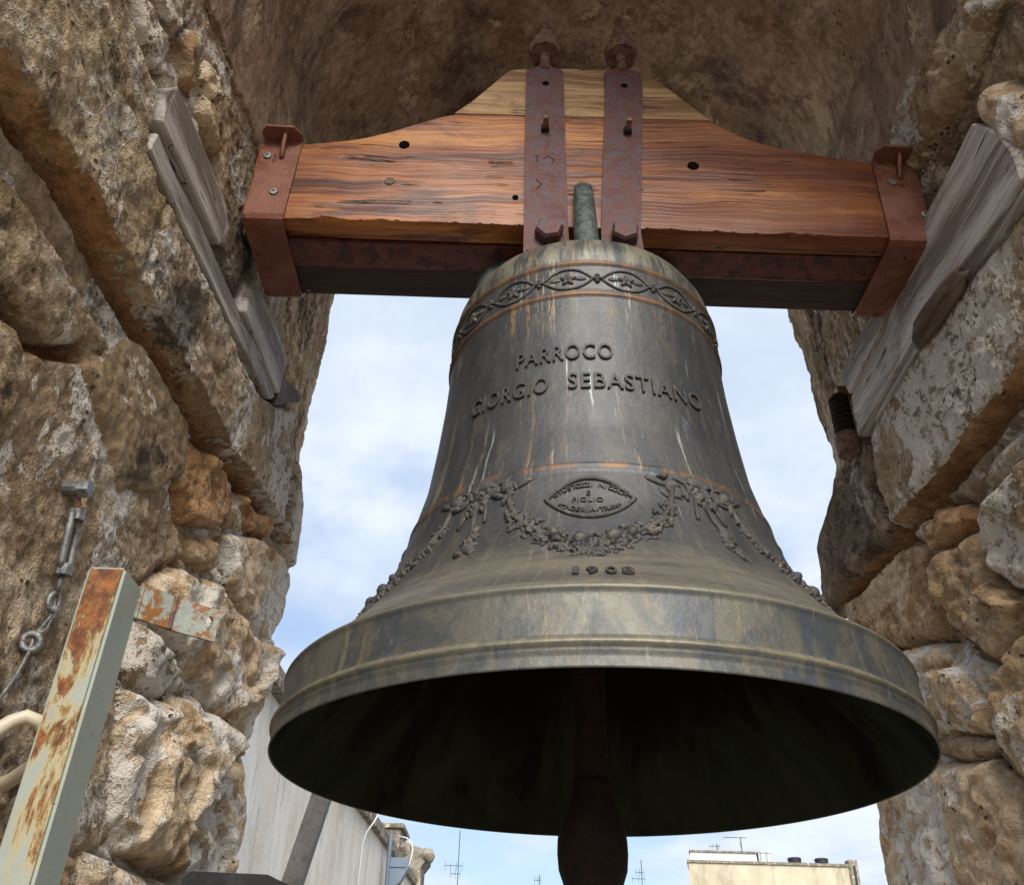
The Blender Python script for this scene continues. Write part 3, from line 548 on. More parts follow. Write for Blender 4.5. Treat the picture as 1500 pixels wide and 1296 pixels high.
# relief lumps laid on the bell
_sph = bmesh.new(); bmesh.ops.create_icosphere(_sph, subdivisions=2, radius=1); SV = np.array([v.co for v in _sph.verts]); SF = [tuple(v.index for v in f.verts) for f in _sph.faces]; _sph.free()
class Relief:
    def __init__(s): s.V = []; s.F = []
    def lump(s, th, z, a, b, rot, h, bend=0.0):      # a, b: half-lengths in metres, h: height
        k = len(s.V); r = rb(z); cs, sn = math.cos(rot), math.sin(rot); sp_ = slope(z)
        for p in SV:
            x, y = p[0]*a, p[1]*b*(1-.35*p[0])+bend*p[0]*p[0]*a; crease = 1-.35*math.exp(-(p[1]/.25)**2) if a > 1.8*b else 1
            X, Y = x*cs-y*sn, x*sn+y*cs
            s.V.append(Sf(th+X/r, z+Y/sp_, p[2]*h*crease))
        s.F += [tuple(i+k for i in f) for f in SF]
    def tubep(s, pts, rad):
        bm = bmesh.new(); tube(bm, [Sf(t, z, rad*.3) for t, z in pts], rad, 8); bm.verts.ensure_lookup_table(); bm.verts.index_update(); k = len(s.V)
        s.V += [v.co.copy() for v in bm.verts]; s.F += [tuple(v.index+k for v in f.verts) for f in bm.faces]; bm.free()
    def build(s, name, m):
        me = bpy.data.meshes.new(name); me.from_pydata(s.V, [], s.F)
        for p in me.polygons: p.use_smooth = True
        return badd(name, me, m)
# frieze of almond medallions, sixteen round the shoulder
for i in range(16):
    t0 = -.384+i*2*PI/16; t1 = t0+2*PI/16; R_ = Relief(); zc = 1.139; hh = .0245; tc = (t0+t1)/2; hw = (t1-t0)/2-.03
    for sgn in (1, -1): R_.tubep([(tc+hw*a_, zc+sgn*hh*(1-abs(a_)**2.2)) for a_ in np.linspace(-1, 1, 22)], .0026)
    for k in range(5): R_.lump(tc+.03*math.cos(k*1.2566+.3), zc+.0078*math.sin(k*1.2566+.3), .009, .005, k*1.2566+.3, .005)
    R_.lump(tc, zc, .004, .004, 0, .006); R_.lump(tc-.082, zc, .012, .0045, 0, .0035); R_.lump(tc+.082, zc, .012, .0045, PI, .0035)
    R_.build('medallion', M_relief)
    R_ = Relief()
    for dx, dz in ((-.018, 0), (.018, 0), (0, .007), (0, -.007), (0, 0)): R_.lump(t0+dx, zc+dz, .0052, .0045, 0, .006)
    R_.build('knot', M_relief)
# garlands, six swags
gar = [(-.459,.672),(-.432,.634),(-.358,.594),(-.253,.566),(-.175,.547),(-.087,.532),(.001,.547),(.079,.566),(.184,.594),(.258,.634),(.285,.672)]
gt = np.array(gar); gl = np.linspace(0, 1, len(gar))
rs = random.Random(5)
for i in range(6):
    dth = i*2*PI/6; R_ = Relief(); nn = 90
    for k in range(nn):
        s_ = .10+.80*k/(nn-1); t = np.interp(s_, gl, gt[:, 0])+dth; z = np.interp(s_, gl, gt[:, 1]); wd = .0165*(1-abs(2*s_-1)**1.6)+.005
        for q in range(3):
            R_.lump(t+rs.uniform(-1, 1)*wd/rb(z), z+rs.uniform(-1, 1)*wd*.85, rs.uniform(.0045, .0105), rs.uniform(.0022, .0042), rs.uniform(0, 2*PI), rs.uniform(.003, .0085), rs.uniform(-.4, .4))
    R_.tubep([(t+dth, z) for t, z in gar[:4]], .0045); R_.tubep([(t+dth, z) for t, z in gar[-4:]], .0045)
    for t, z, r_ in ((-.125, .548, .012), (-.01, .553, .012), (.06, .562, .009), (-.22, .561, .009)): R_.lump(t+dth, z, r_, r_, 0, .013)
    for k in range(7): an = -PI/2+(k-3)*.33; R_.lump(-.083+dth+.013*math.cos(an)/.4, .532+.010*math.sin(an), .014, .0032, an, .006)
    R_.build('garland', M_relief)
    # bow with ribbon tails and tassels between the swags
    R_ = Relief(); c = -.087-.5236+dth
    for sgn in (-1, 1):
        R_.tubep([(c+sgn*(.12+.055*math.cos(q)), .676+.016*math.sin(q)) for q in np.linspace(0, 2*PI, 22)], .0032)
        for k in range(9): R_.lump(c+sgn*rs.uniform(.04, .20), .676+rs.uniform(-.026, .016), rs.uniform(.007, .015), rs.uniform(.004, .006), rs.uniform(0, 6), rs.uniform(.004, .009), rs.uniform(-.5, .5))
        R_.lump(c+sgn*.145, .677, .014, .011, 0, .009); R_.lump(c+sgn*.225, .682, .018, .006, sgn*.5, .006)
        R_.tubep([(c+sgn*.04, .665), (c+sgn*.055, .64), (c+sgn*.07, .615)], .003); R_.tubep([(c+sgn*.17, .655), (c+sgn*.19, .635), (c+sgn*.20, .62)], .0025)
    for k in range(9): an = PI/2+(k-4)*.3; R_.lump(c+.016*math.cos(an)/.33, .683+.013*math.sin(an), .013, .0035, an, .007)
    for k in range(26): R_.lump(c+rs.uniform(-.05, .05), .66+rs.uniform(-.02, .02), rs.uniform(.006, .012), .004, rs.uniform(0, 6), rs.uniform(.004, .009))
    R_.build('bow', M_relief)
    R_ = Relief()
    R_.tubep([(c+.0, .645), (c+.01, .62), (c+.03, .595), (c+.04, .575)], .0045)
    for k in range(34):
        f = rs.random(); R_.lump(c+.035+rs.uniform(-.045, .05)*f, .605-.055*f+rs.uniform(-.004, .004), rs.uniform(.006, .012), rs.uniform(.003, .005), rs.uniform(0, 6), rs.uniform(.004, .009), rs.uniform(-.4, .4))
    R_.build('tassel', M_relief)

# crown: canon loops under the yoke
def canon(th, rise, reach, rw):
    bm = bmesh.new(); c_, s_ = math.sin(th), -math.cos(th); pts = []
    for k in range(15):
        q = PI*k/14; rr_ = .06+reach*(.5-.5*math.cos(PI-q)) if False else None
    path = [(.17, 1.285), (.185, 1.33), (.187, 1.38), (.18, 1.42), (.155, 1.45), (.12, 1.455), (.085, 1.44), (.07, 1.40), (.065, 1.34), (.06, 1.29)]
    tube(bm, [(c_*r_*reach, s_*r_*reach, 1.285+(z_-1.285)*rise) for r_, z_ in path], rw, 12)
    o = bobj('canon', bm, M_canon, smooth=True); o.parent = bell; o.matrix_parent_inverse = Matrix.Translation((0, 0, -.333))
for th in (PI/2, -PI/2): canon(th, .80, 1.10, .030)
bm = bmesh.new()                       # the front loop stands before the beam's face
path = [(-.185, 1.285), (-.172, 1.36), (-.160, 1.44), (-.150, 1.51), (-.143, 1.54), (-.130, 1.555), (-.112, 1.553), (-.10, 1.54)]
rings = []
for (y_, z_), rw in zip(path, (.030, .027, .0245, .023, .021, .0185, .014, .008)):
    rings.append([bm.verts.new(((-.004+rw*math.cos(q)*(1.0 if abs(math.cos(q)) < .9 else .95)), y_+.65*rw*math.sin(q)*(1 if math.sin(q) > 0 else 1.0), z_)) for q in [2*PI*k/16 for k in range(16)]])
for A_, B_ in zip(rings, rings[1:]):
    for k in range(16): bm.faces.new((A_[k], A_[(k+1) % 16], B_[(k+1) % 16], B_[k]))
bm.faces.new(rings[0]); bm.faces.new(rings[-1])
o = bobj('canon', bm, M_canon, smooth=True); o.parent = bell; o.matrix_parent_inverse = Matrix.Translation((0, 0, -.333))
bm = bmesh.new(); lathe(bm, [(.10, 1.29), (.10, 1.36), (.085, 1.40), (.07, 1.45)], 24); o = bobj('argent_block', bm, M_canon, smooth=True); o.name = 'crown_block'; o.parent = bell; o.matrix_parent_inverse = Matrix.Translation((0, 0, -.333))

# clapper
cl = empty('bell_clapper', (BX-.004, BY, 1.25), 'dark rusty iron clapper with bulbous end hanging inside the bell', 'clapper')
bm = bmesh.new(); lathe(bm, [(.024, 1.262), (.024, .95), (.0255, .6), (.028, .42), (.030, .32), (.031, .30)], 24, T(BX-.006, BY, 0)); bobj('shaft', bm, M_rustd, cl, smooth=True)
bm = bmesh.new(); lathe(bm, [(.030, .33), (.0315, .312), (.036, .298), (.0435, .281), (.0495, .261), (.0525, .240), (.053, .222), (.051, .20), (.043, .178), (.034, .158), (.028, .14), (.026, .11), (.028, .09), (.02, .08)], 32, T(BX-.006, BY, 0)); bobj('ball', bm, M_rustd, cl, smooth=True)

# ------------------------------------------------------------------ yoke
yk = empty('bell_yoke', (BX, BY, 1.436), 'varnished timber bell yoke with curved shoulders, iron straps and red end clamps', 'yoke')
YA, YB = 1.314, 1.548
tp = [(-.60,1.693),(-.509,1.695),(-.447,1.703),(-.37,1.721),(-.294,1.752),(-.232,1.788),(-.162,1.823),(.452,1.823),(.511,1.769),(.586,1.733),(.693,1.706),(.815,1.684),(.905,1.68)]
xs = np.arange(-.598, .902, .004); zt = np.interp(xs, [a for a, b in tp], [b for a, b in tp])
zts = np.convolve(np.pad(zt, 12, mode='edge'), np.hanning(25)/np.hanning(25).sum(), 'valid'); zt = np.where((xs > -.16) & (xs < .45), zt, zts)
zb = 1.446-.012*(xs+.6)/1.5
YB0 = YB; YB = 1.454
sec = []
for x, a_, b_ in zip(xs, zt, zb):
    r = []
    nzv = lambda y_, z_, s_=10, k=0: float(fbm(np.array([x*.35]), np.array([y_]), np.array([z_+k]), s_, 3)[0])
    chip = max(0, nzv(YA, 1.4, 22, 3)-.1)*.012+max(0, float(fbm(np.array([x]), np.array([2.]), np.array([5.]), 55, 4, .7)[0]))*.005+.002
    for k in range(13):
        z_ = b_+chip+(a_-.004-b_-chip)*k/12; r.append((YA+.0025*nzv(YA, z_, 14), z_))
    r += [(YA+.006, a_)]+[(YA+.006+(YB-YA-.012)*k/5, a_+.002*nzv(YA+.04*k, a_)) for k in range(1, 6)]+[(YB, a_-.006), (YB, (a_+b_)/2), (YB, b_+.006), (YB-.006, b_)]
    r += [(1.4535, b_+.001), (1.4525, b_+.014), (1.368, b_+.014), (1.366, b_+.002*nzv(1.366, b_)), (1.34, b_+.003*nzv(1.34, b_)), (YA+chip*1.2, b_+.001)]
    sec.append([(x, p[0], p[1]) for p in r])
V = np.array(sec); q = grid_quads(V.shape[0], V.shape[1], True); me = npmesh('timber', V.reshape(-1, 3), q)
bm = bmesh.new(); bm.from_mesh(me); bm.verts.ensure_lookup_table(); n_ = V.shape[1]
bm.faces.new([bm.verts[i] for i in range(n_)]); bm.faces.new([bm.verts[len(bm.verts)-n_+i] for i in range(n_)][::-1])
bpy.data.meshes.remove(me); o = bobj('timber', bm, M_beam, yk, smooth=True)
sm_ = o.modifiers.new('edges', 'EDGE_SPLIT'); sm_.split_angle = math.radians(40)
YB = YB0
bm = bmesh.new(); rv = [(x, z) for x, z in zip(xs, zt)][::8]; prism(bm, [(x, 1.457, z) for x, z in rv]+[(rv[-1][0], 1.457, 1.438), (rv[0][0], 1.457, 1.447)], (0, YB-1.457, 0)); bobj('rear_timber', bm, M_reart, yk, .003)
# cap timber
bm = bmesh.new(); cp = [(-.160,1.8255),(.452,1.8255),(.44,1.842),(.31,2.012),(.295,2.018),(.17,2.017),(.152,2.010),(.135,2.018),(.02,2.012),(-.024,2.006),(-.036,1.998),(-.118,1.876),(-.150,1.838)]
prism(bm, [(x, YA+.002, z) for x, z in cp], (0, YB-YA-.004, 0)); bobj('cap_timber', bm, M_cap, yk, .004, 2)
# bored holes, black discs painted as their inner shade, and knots in the front
for x, z, r_ in ((-.269, 1.699, .0125), (.396, 1.653, .0135), (-.008, 1.529, .007)):
    bm = bmesh.new(); lathe(bm, [(r_, 0), (r_*.98, .002), (r_*.9, .003)], 18, T(x, YA-.0006, z) @ RX(PI/2)); bobj('hole_shade_disc', bm, M_hole, yk)
bm = bmesh.new(); lathe(bm, [(.012, 0), (.011, .002), (.008, .0025)], 18, T(-.29, YA-.0006, 1.572) @ RX(PI/2)); bobj('dowel', bm, M_plankd, yk)
# steel bar let into the underside
bm = bmesh.new(); box(bm, -.585, .89, 1.374, 1.450, 1.437, 1.452); o = bobj('tie_bar', bm, M_bar, yk, .002); 
# straps
def strap(x0, x1, x0b, x1b, lean):
    yf = YA-.002; th_ = .008; bm = bmesh.new()
    pts = [(x0b, 1.352), (x1b+.004, 1.352), (x1b, 1.42), (x1, 1.90), (x1, 1.985), (x1-.006, 1.996), (x1-.028, 2.004), (x1-.036, 2.018), (x1-.037, 2.05), (x0+.037, 2.05), (x0+.036, 2.018), (x0+.028, 2.004), (x0+.006, 1.996), (x0, 1.985), (x0, 1.90), (x0b, 1.42)]
    prism(bm, [(x, yf, z) for x, z in pts], (0, -th_, 0))
    st = bobj('strap', bm, M_strap, yk, .0022)
    xm = (x0+x1)/2; xb = (x0b+x1b)/2; yc = YA-.006
    bm = bmesh.new(); lathe(bm, [(.013, 2.0), (.013, 2.15), (.0155, 2.155), (.0165, 2.175), (.013, 2.188), (.006, 2.192)], 16, T(xm, yc, 0)); bobj('threaded_rod', bm, M_rust, yk, smooth=True)
    bm = bmesh.new(); lathe(bm, [(.026, 2.062), (.040, 2.058), (.042, 2.066), (.041, 2.092), (.034, 2.108), (.028, 2.112)], 10, T(xm, yc, 0) @ RZ(.3+lean)); bobj('nut', bm, M_rust, yk, .0015)
    bm = bmesh.new(); lathe(bm, [(.027, 2.11), (.029, 2.118), (.027, 2.138), (.018, 2.15)], 6, T(xm+.002, yc, 0) @ RZ(lean)); bobj('nut', bm, M_rust, yk, .002)
    bm = bmesh.new(); lathe(bm, [(.030, 0), (.031, .004), (.031, .020), (.026, .0265), (.010, .0285)], 6, T(xb+.006, yf-th_, 1.405) @ RX(PI/2) @ RZ(lean+.2)); bobj('bolt_head', bm, M_strap, yk, .0015)
    for z in (1.757,):
        bm = bmesh.new(); box(bm, xm-.0085, xm+.0105, yf-th_-.010, yf-th_+.002, z-.010, z+.008); bobj('square_nut', bm, M_rustd, yk, .002)
        bm = bmesh.new(); lathe(bm, [(.0065, 0), (.0065, .026), (.005, .028)], 12, T(xm+.002, yf-th_-.008, z) @ RX(PI/2)); bobj('bolt_end', bm, M_rust, yk)
    bm = bmesh.new(); lathe(bm, [(.0085, 0), (.0082, .001), (.006, .0015)], 16, T(xm+.002, yf-th_-.0002, 1.936) @ RX(PI/2)); bobj('bolt_hole_shade', bm, M_hole, yk)  # black disc, the hole's shade as colour
    bm = bmesh.new(); box(bm, x0b+.004, x1b, YA-.01, 1.40, 1.352, 1.36); bobj('strap_foot', bm, M_strap, yk, .002)
strap(.009, .102, .012, .107, .0); strap(.203, .294, .177, .262, .25)
# stamped mark on the strap
for (za, zb_, pts) in ((0, 0, [(.033, 1.660), (.044, 1.660)]), (0, 0, [(.0385, 1.660), (.0385, 1.640)]), (0, 0, [(.036, 1.580), (.050, 1.565), (.038, 1.548)]), (0, 0, [(.052, 1.650), (.066, 1.662), (.078, 1.648), (.072, 1.636)])):
    bm = bmesh.new(); tube(bm, [(x, YA-.0102, z) for x, z in pts], .0011, 6); bobj('stamped_mark', bm, M_rustd, yk)
# end clamps
def clamp(xa, xb, lean, screws, xrod):
    yf = YA-.0015; t_ = .006; zt_ = 1.692 if xa < 0 else 1.682; zb_ = 1.4375 if xa < 0 else 1.4265
    path = [(yf, zt_), (yf, zb_+.012), (yf+.004, zb_+.003), (yf+.013, zb_-.001), (YB-.008, zb_-.001), (YB+.003, zb_+.004), (YB+.004, zb_+.014), (YB+.004, zt_)]
    bm = bmesh.new(); L = []
    nrm = [(-1, 0), (-1, 0), (-.9, -.45), (-.45, -.9), (.4, -.9), (.9, -.4), (1, 0), (1, 0)]
    for (y_, z_), (a_, b_) in zip(path, nrm):
        k = (z_-1.43)/.26; x0 = xa+lean*k; x1 = xb+lean*k
        L.append([bm.verts.new(p) for p in ((x0, y_, z_), (x1, y_, z_), (x1, y_+a_*t_, z_+b_*t_), (x0, y_+a_*t_, z_+b_*t_))])
    for A_, B_ in zip(L, L[1:]):
        for k in range(4): bm.faces.new((A_[k], A_[(k+1) % 4], B_[(k+1) % 4], B_[k]))
    bm.faces.new(L[0]); bm.faces.new(L[-1][::-1]); cp_ = bobj('end_clamp', bm, M_clamp, yk, .0012)
    x0, x1 = xa+lean, xb+lean; bm = bmesh.new()          # lug folded forward at the head
    lg = [(x0, yf), (x1, yf), (x1+.001, yf-.026), (x1-.014, yf-.044), (x0+.012, yf-.046), (x0-.002, yf-.03)]
    prism(bm, [(x, y_, zt_-.0005) for x, y_ in lg], (0, 0, .006)); bobj('clamp_lug', bm, M_clamp, yk, .0012)
    bm = bmesh.new(); xr = (x0+x1)/2+xrod; tube(bm, [(xr+.003, yf-.03, zt_+.012), (xr+.002, yf-.026, zt_-.008), (xr, yf-.018, zt_-.03), (xr-.001, yf-.010, zt_-.052), (xr-.001, yf-.004, zt_-.062)], .0058, 10); bobj('tie_rod', bm, M_clamp, yk, smooth=True)
    for x, z in screws:
        bm = bmesh.new(); lathe(bm, [(.0095, 0), (.0095, .002), (.0085, .0042), (.004, .0045), (.0035, .002), (.001, .0018)], 20, T(x, yf-t_, z) @ RX(PI/2)); bobj('screw', bm, M_zinc, yk)
clamp(-.5925, -.506, .004, [(-.573, 1.636), (-.538, 1.517)], .006)
clamp(.797, .893, .012, [(.838, 1.606), (.887, 1.503)], .004)
# gudgeons: stub axles carried in the piers
for xa, xb in ((-.70, -.593), (.894, 1.0)):
    g_ = empty('gudgeon', (xa, BY, 1.47), 'dark rusty stub axle bearing let into the left-hand pier' if xa < 0 else 'dark rusty stub axle under the clamp beside the broad grey board', 'bearing')
    g_['label'] = 'dark rusty bearing between red clamp and the pier with turnbuckle' if xa < 0 else 'dark rusty bearing between red clamp and the broad grey board'
    bm = bmesh.new(); lathe(bm, [(.022, 0), (.022, xb-xa)], 20, T(xa, BY, 1.50) @ RY(PI/2)); bobj('axle', bm, M_rustd, g_, smooth=False)
    bm = bmesh.new(); M_ = T(xa+.015 if xa < 0 else xa+.025, BY, 1.475) @ RY(PI/2); lathe(bm, [(.05, 0), (.062, .006), (.065, .03), (.062, .055), (.05, .062)], 24, M_); bobj('bearing_housing', bm, M_rustd, g_, smooth=True)

# ------------------------------------------------------------------ planks let into the piers
def board(name, poly, x, th_, k, m, label, rot=0, group=None, tilt=0.0):
    s_ = 1 if x < 0 else -1; pts = [Vector((x+tilt*(b-poly[0][1]), a*k, b*k)) for a, b in poly]; c = sum(pts, Vector())/len(pts)
    bm = bmesh.new(); prism(bm, [p-c for p in pts], (-s_*th_, 0, 0))
    bmesh.ops.bevel(bm, geom=list(bm.edges), offset=.003, segments=1, affect='EDGES')
    bmesh.ops.triangulate(bm, faces=bm.faces); bmesh.ops.subdivide_edges(bm, edges=[e for e in bm.edges if e.calc_length() > .03], cuts=2, use_grid_fill=True)
    for v_ in bm.verts:
        d = float(fbm(np.array([v_.co.x*3]), np.array([v_.co.y*1.0+c.y]), np.array([v_.co.z*5+c.z]), 9, 3)[0]); v_.co.x += .003*d; v_.co.z += .003*d
    o = bobj(name, bm, m); o.location = c; tag(o, label, 'plank', group); return o
LX, RXx = XL+.015, XR-.026
board('wooden_plank', [(.884,1.268),(.911,1.312),(1.206,1.358),(1.241,1.327),(1.223,1.262),(.907,1.214)], LX+.004, .12, kl, M_plank, 'short grey board above the long crack, its foot near the red clamp')
board('wooden_plank', [(.911,1.150),(.917,1.200),(1.206,1.236),(1.417,1.262),(1.58,1.282),(1.755,1.290),(1.727,1.261),(1.381,1.206)], LX-.004, .12, kl, M_plank, 'long narrow grey board running below the crack on the pier with turnbuckle')
board('wooden_plank', [(1.425,1.272),(1.432,1.36),(1.46,1.385),(1.713,1.422),(1.766,1.41),(1.756,1.300),(1.60,1.290)], LX+.004, .12, kl, M_plank, 'grey board with notched end beside the small brown wedge')
board('wooden_wedge', [(1.768,1.372),(1.985,1.468),(1.97,1.432),(1.765,1.272)], LX-.004, .12, kl, M_plankd, 'small dark brown wooden wedge at the foot of the grey boards')
board('wooden_plank', [(1.045,1.465),(1.005,1.39),(.985,1.31),(.99,1.24),(1.041,1.232),(1.291,1.272),(1.60,1.262),(1.80,1.252),(1.79,1.366),(1.55,1.41),(1.40,1.44),(1.288,1.455)], RXx-.002, .12, kr, M_plank, 'broad pale grey board let into the pier of boulders, nail hole in its face')
board('wooden_plank', [(1.81,1.452),(1.63,1.452),(1.50,1.436),(1.47,1.40),(1.54,1.385),(1.66,1.375),(1.775,1.366)], RXx-.012, .10, kr, M_plank, 'short grey board end lying on the broad board above the rusty coil')
board('wooden_plank', [(.95,1.228),(.95,1.185),(1.06,1.205),(1.30,1.245),(1.72,1.240),(1.70,1.252),(1.30,1.266)], RXx+.006, .10, kr, M_plank, 'thin split grey lath along the lower edge of the broad board')
bm = bmesh.new(); bmesh.ops.create_icosphere(bm, subdivisions=3, radius=1)
for v_ in bm.verts:
    d = float(fbm(np.array([v_.co.x]), np.array([v_.co.y*.5]), np.array([v_.co.z]), 1.6, 3)[0]); v_.co *= 1+.35*d; v_.co = Vector((v_.co.x*.028, v_.co.y*.12, v_.co.z*.022))
o = bobj('wood_knot', bm, M_plankd, smooth=True); o.location = (RXx-.004, 1.345, 1.262); o.rotation_euler = (.05, 0, 0); tag(o, 'brown splintered piece of wood stuck to the edge of the broad grey board', 'wood')

# rusty coil on the far corner
cs = empty('rusty_coil', (XR-.045, 1.885, 1.30), 'dark rusty coil bound round a bolt beside the tip of the broad board', 'coil')
bm = bmesh.new(); cpts = [(XR-.028+.020*math.cos(q), 1.895+.020*math.sin(q), 1.30+.14*q/(2*PI*9)) for q in np.linspace(0, 2*PI*9, 200)]; tube(bm, cpts, .0078, 8); bobj('coil', bm, M_rustd, cs, smooth=True)
bm = bmesh.new(); lathe(bm, [(.017, 1.27), (.018, 1.44), (.014, 1.452)], 14, T(XR-.028, 1.895, 0)); bobj('core_bolt', bm, M_rustd, cs)
bm = bmesh.new(); lathe(bm, [(.03, 1.262), (.031, 1.275), (.031, 1.315), (.028, 1.322)], 20, T(XR-.028, 1.895, 0)); bobj('collar', bm, M_rust, cs, .001)
bm = bmesh.new(); box(bm, XR-.03, XR+.06, 1.88, 1.912, 1.442, 1.475); bobj('peg', bm, M_cap, cs, .004)

# ------------------------------------------------------------------ steel post with flange
sp_ = empty('steel_post', (-.5245, 1.0885, .493), 'pale green square steel post with rust running down from its head', 'post')
def pobj(name, bm, m, root, bev=0): 
    bmesh.ops.translate(bm, vec=-root.location, verts=bm.verts)
    if bev: bmesh.ops.bevel(bm, geom=[e for e in bm.edges if e.calc_face_angle(0) > .5], offset=bev, segments=2, affect='EDGES')
    bmesh.ops.recalc_face_normals(bm, faces=bm.faces); me = bpy.data.meshes.new(name); bm.to_mesh(me); bm.free(); return link(name, me, m, root)
bm = bmesh.new(); box(bm, -.549, -.500, 1.054, 1.123, -1.55, .493); pobj('post_tube', bm, M_post, sp_, .004)
M_flange = metal_mat('rust_streaked_paint', (.26, .295, .255), (.33, .35, .30), (.26, .105, .03), .6, 0, 14, (.12, .04, .015), off=1.3, bump=.5, fac=(.46, .54))
bm = bmesh.new(); A0 = Vector((-.503, 1.118, 0)); A1 = Vector((-.470, 1.160, 0)); A2 = Vector((-.418, 1.205, 0)); nrm = Vector((.75, -.66, 0))*.005
for P, Q, za0, za1, zb0, zb1 in ((A0, A1, .452, .499, .452, .497), (A1, A2, .452, .497, .452, .497)):
    pass
prism(bm, [A0+Vector((0, 0, .448)), A1+Vector((0, 0, .449)), A1+Vector((0, 0, .497)), A0+Vector((0, 0, .499))], nrm); pobj('flange_root', bm, M_flange, sp_, .001)
n_ = 16; hc = A1.lerp(A2, .80)+Vector((0, 0, .474)); ex = (A2-A1).normalized(); bm = bmesh.new()
outl = [A1+Vector((0, 0, .449)), A2+Vector((0, 0, .450)), A2+Vector((0, 0, .496)), A1+Vector((0, 0, .497))]
oc = []
for k in range(n_):          # outline sampled to meet a slotted hole
    q = 2*PI*k/n_+PI/4+PI; oc.append(hc+ex*.0058*math.cos(q)+Vector((0, 0, .010*math.sin(q))))
def quadpt(k):
    s_ = (k/n_*4) % 4; i = int(s_); return outl[i].lerp(outl[(i+1) % 4], s_-i)
fa, fb_, ha, hb_ = [[bm.verts.new(p) for p in L_] for L_ in ([quadpt(k) for k in range(n_)], [quadpt(k)+nrm for k in range(n_)], oc, [p+nrm for p in oc])]
for k in range(n_):
    j = (k+1) % n_
    for a_, b_ in ((fa, ha), (fb_, hb_), (fa, fb_), (ha, hb_)): bm.faces.new((a_[k], a_[j], b_[j], b_[k]))
pobj('flange_ear', bm, M_flange, sp_)
bm = bmesh.new(); tube(bm, [A1+nrm+Vector((.001, 0, z)) for z in (.449, .465, .48, .497)], .0035, 8); pobj('weld_bead', bm, M_rust, sp_)
bm = bmesh.new(); tube(bm, [Vector((-.499, 1.121, z)) for z in np.linspace(.447, .500, 9)], .004, 8); pobj('weld_bead', bm, M_rust, sp_)

# ------------------------------------------------------------------ turnbuckle, eye and wire on the pier
XT = XL-.026
tb = empty('turnbuckle', (XT, 1.02, .5), 'galvanised turnbuckle hung from a bolt in the rough wall beside the rusty post', 'turnbuckle')
kt = (XT/-.585); P0 = Vector((XT, 1.017*kt, .587*kt)); P1 = Vector((XT+.012, 1.030*kt, .556*kt)); P2 = Vector((XT+.014, 1.041*kt, .478*kt)); P3_ = Vector((XT+.012, 1.046*kt, .447*kt)); P4 = Vector((XT+.006, 1.047*kt, .437*kt))
bm = bmesh.new(); tube(bm, [P0+Vector((-.05, 0, 0)), P0+Vector((.016, 0, 0))], .011, 12); bobj('anchor_bolt', bm, M_zinc, tb)
bm = bmesh.new(); lathe(bm, [(.015, 0), (.015, .013), (.012, .016)], 6, T(*(P0+Vector((.012, 0, 0)))) @ RY(PI/2)); bobj('bolt_head', bm, M_zinc, tb, .001)
bm = bmesh.new(); tube(bm, [P0+Vector((.010, 0, 0)), P1], .0048, 10); bobj('screw_end', bm, M_rust, tb)
ax = (P2-P1).normalized(); sd_ = ax.cross(Vector((1, 0, 0))).normalized()*.0125
for s_ in (-1, 1): bm = bmesh.new(); tube(bm, [P1+sd_*s_*.7, P1+ax*.006+sd_*s_, P2-ax*.012+sd_*s_, P2+sd_*s_*.5], .0052, 8); bobj('frame_side', bm, M_zinc, tb, smooth=True)
for P in (P1, P2-ax*.004): bm = bmesh.new(); tube(bm, [P-ax*.005, P+ax*.010], .0125, 12); bobj('frame_end', bm, M_zinc, tb)
bm = bmesh.new(); tube(bm, [P1, P1+ax*.022], .004, 8); bobj('screw_end', bm, M_rust, tb)
bm = bmesh.new(); tube(bm, [P2, P3_], .004, 8); tube(bm, [P3_+Vector((0, .0, -.010))+Vector((.003*math.cos(q), .009*math.cos(q), .013*math.sin(q))) for q in np.linspace(0, 2*PI, 20)[:-1]], .0034, 8, True); bobj('hook', bm, M_zinc, tb, smooth=True)
ey_ = empty('eye_bolt', (XL-.02, 1.06, .392), 'rusty eye bolt in the rough wall holding a loop of steel wire', 'eye bolt')
bm = bmesh.new(); E0 = Vector((XL-.006, 1.110, .408)); tube(bm, [E0+Vector((-.06, -.03, -.004)), E0+Vector((-.008, 0, 0))], .0075, 10); bobj('shank', bm, M_rust, ey_)
bm = bmesh.new(); tube(bm, [E0+Vector((.010*math.cos(q), .004*math.cos(q), .011*math.sin(q))) for q in np.linspace(0, 2*PI, 20)[:-1]], .005, 8, True); bobj('eye', bm, M_zinc, ey_, smooth=True)
wr = empty('steel_wire', (XL+.03, 1.05, .4), 'thin twisted steel wire running down the wall from turnbuckle through eye bolt', 'wire')
H0 = P3_+Vector((0, 0, -.018))
bm = bmesh.new(); 
tube(bm, [H0, H0+Vector((0, .004, -.012)), H0+Vector((-.002, -.001, -.024)), E0+Vector((0, .002, .006)), E0+Vector((.002, 0, -.012)), E0+Vector((.002, -.012, -.05)), E0+Vector((.003, -.04, -.10)), E0+Vector((.004, -.085, -.16)), E0+Vector((.004, -.16, -.26))], .0026, 8)
bobj('strand', bm, M_zinc, wr, smooth=True)
bm = bmesh.new(); tube(bm, [H0+Vector((0, .004, .010)), H0+Vector((.001, .007, -.012)), H0+Vector((.001, .004, -.03)), E0+Vector((.003, .004, .012))], .0026, 8); bobj('strand', bm, M_zinc, wr, smooth=True)

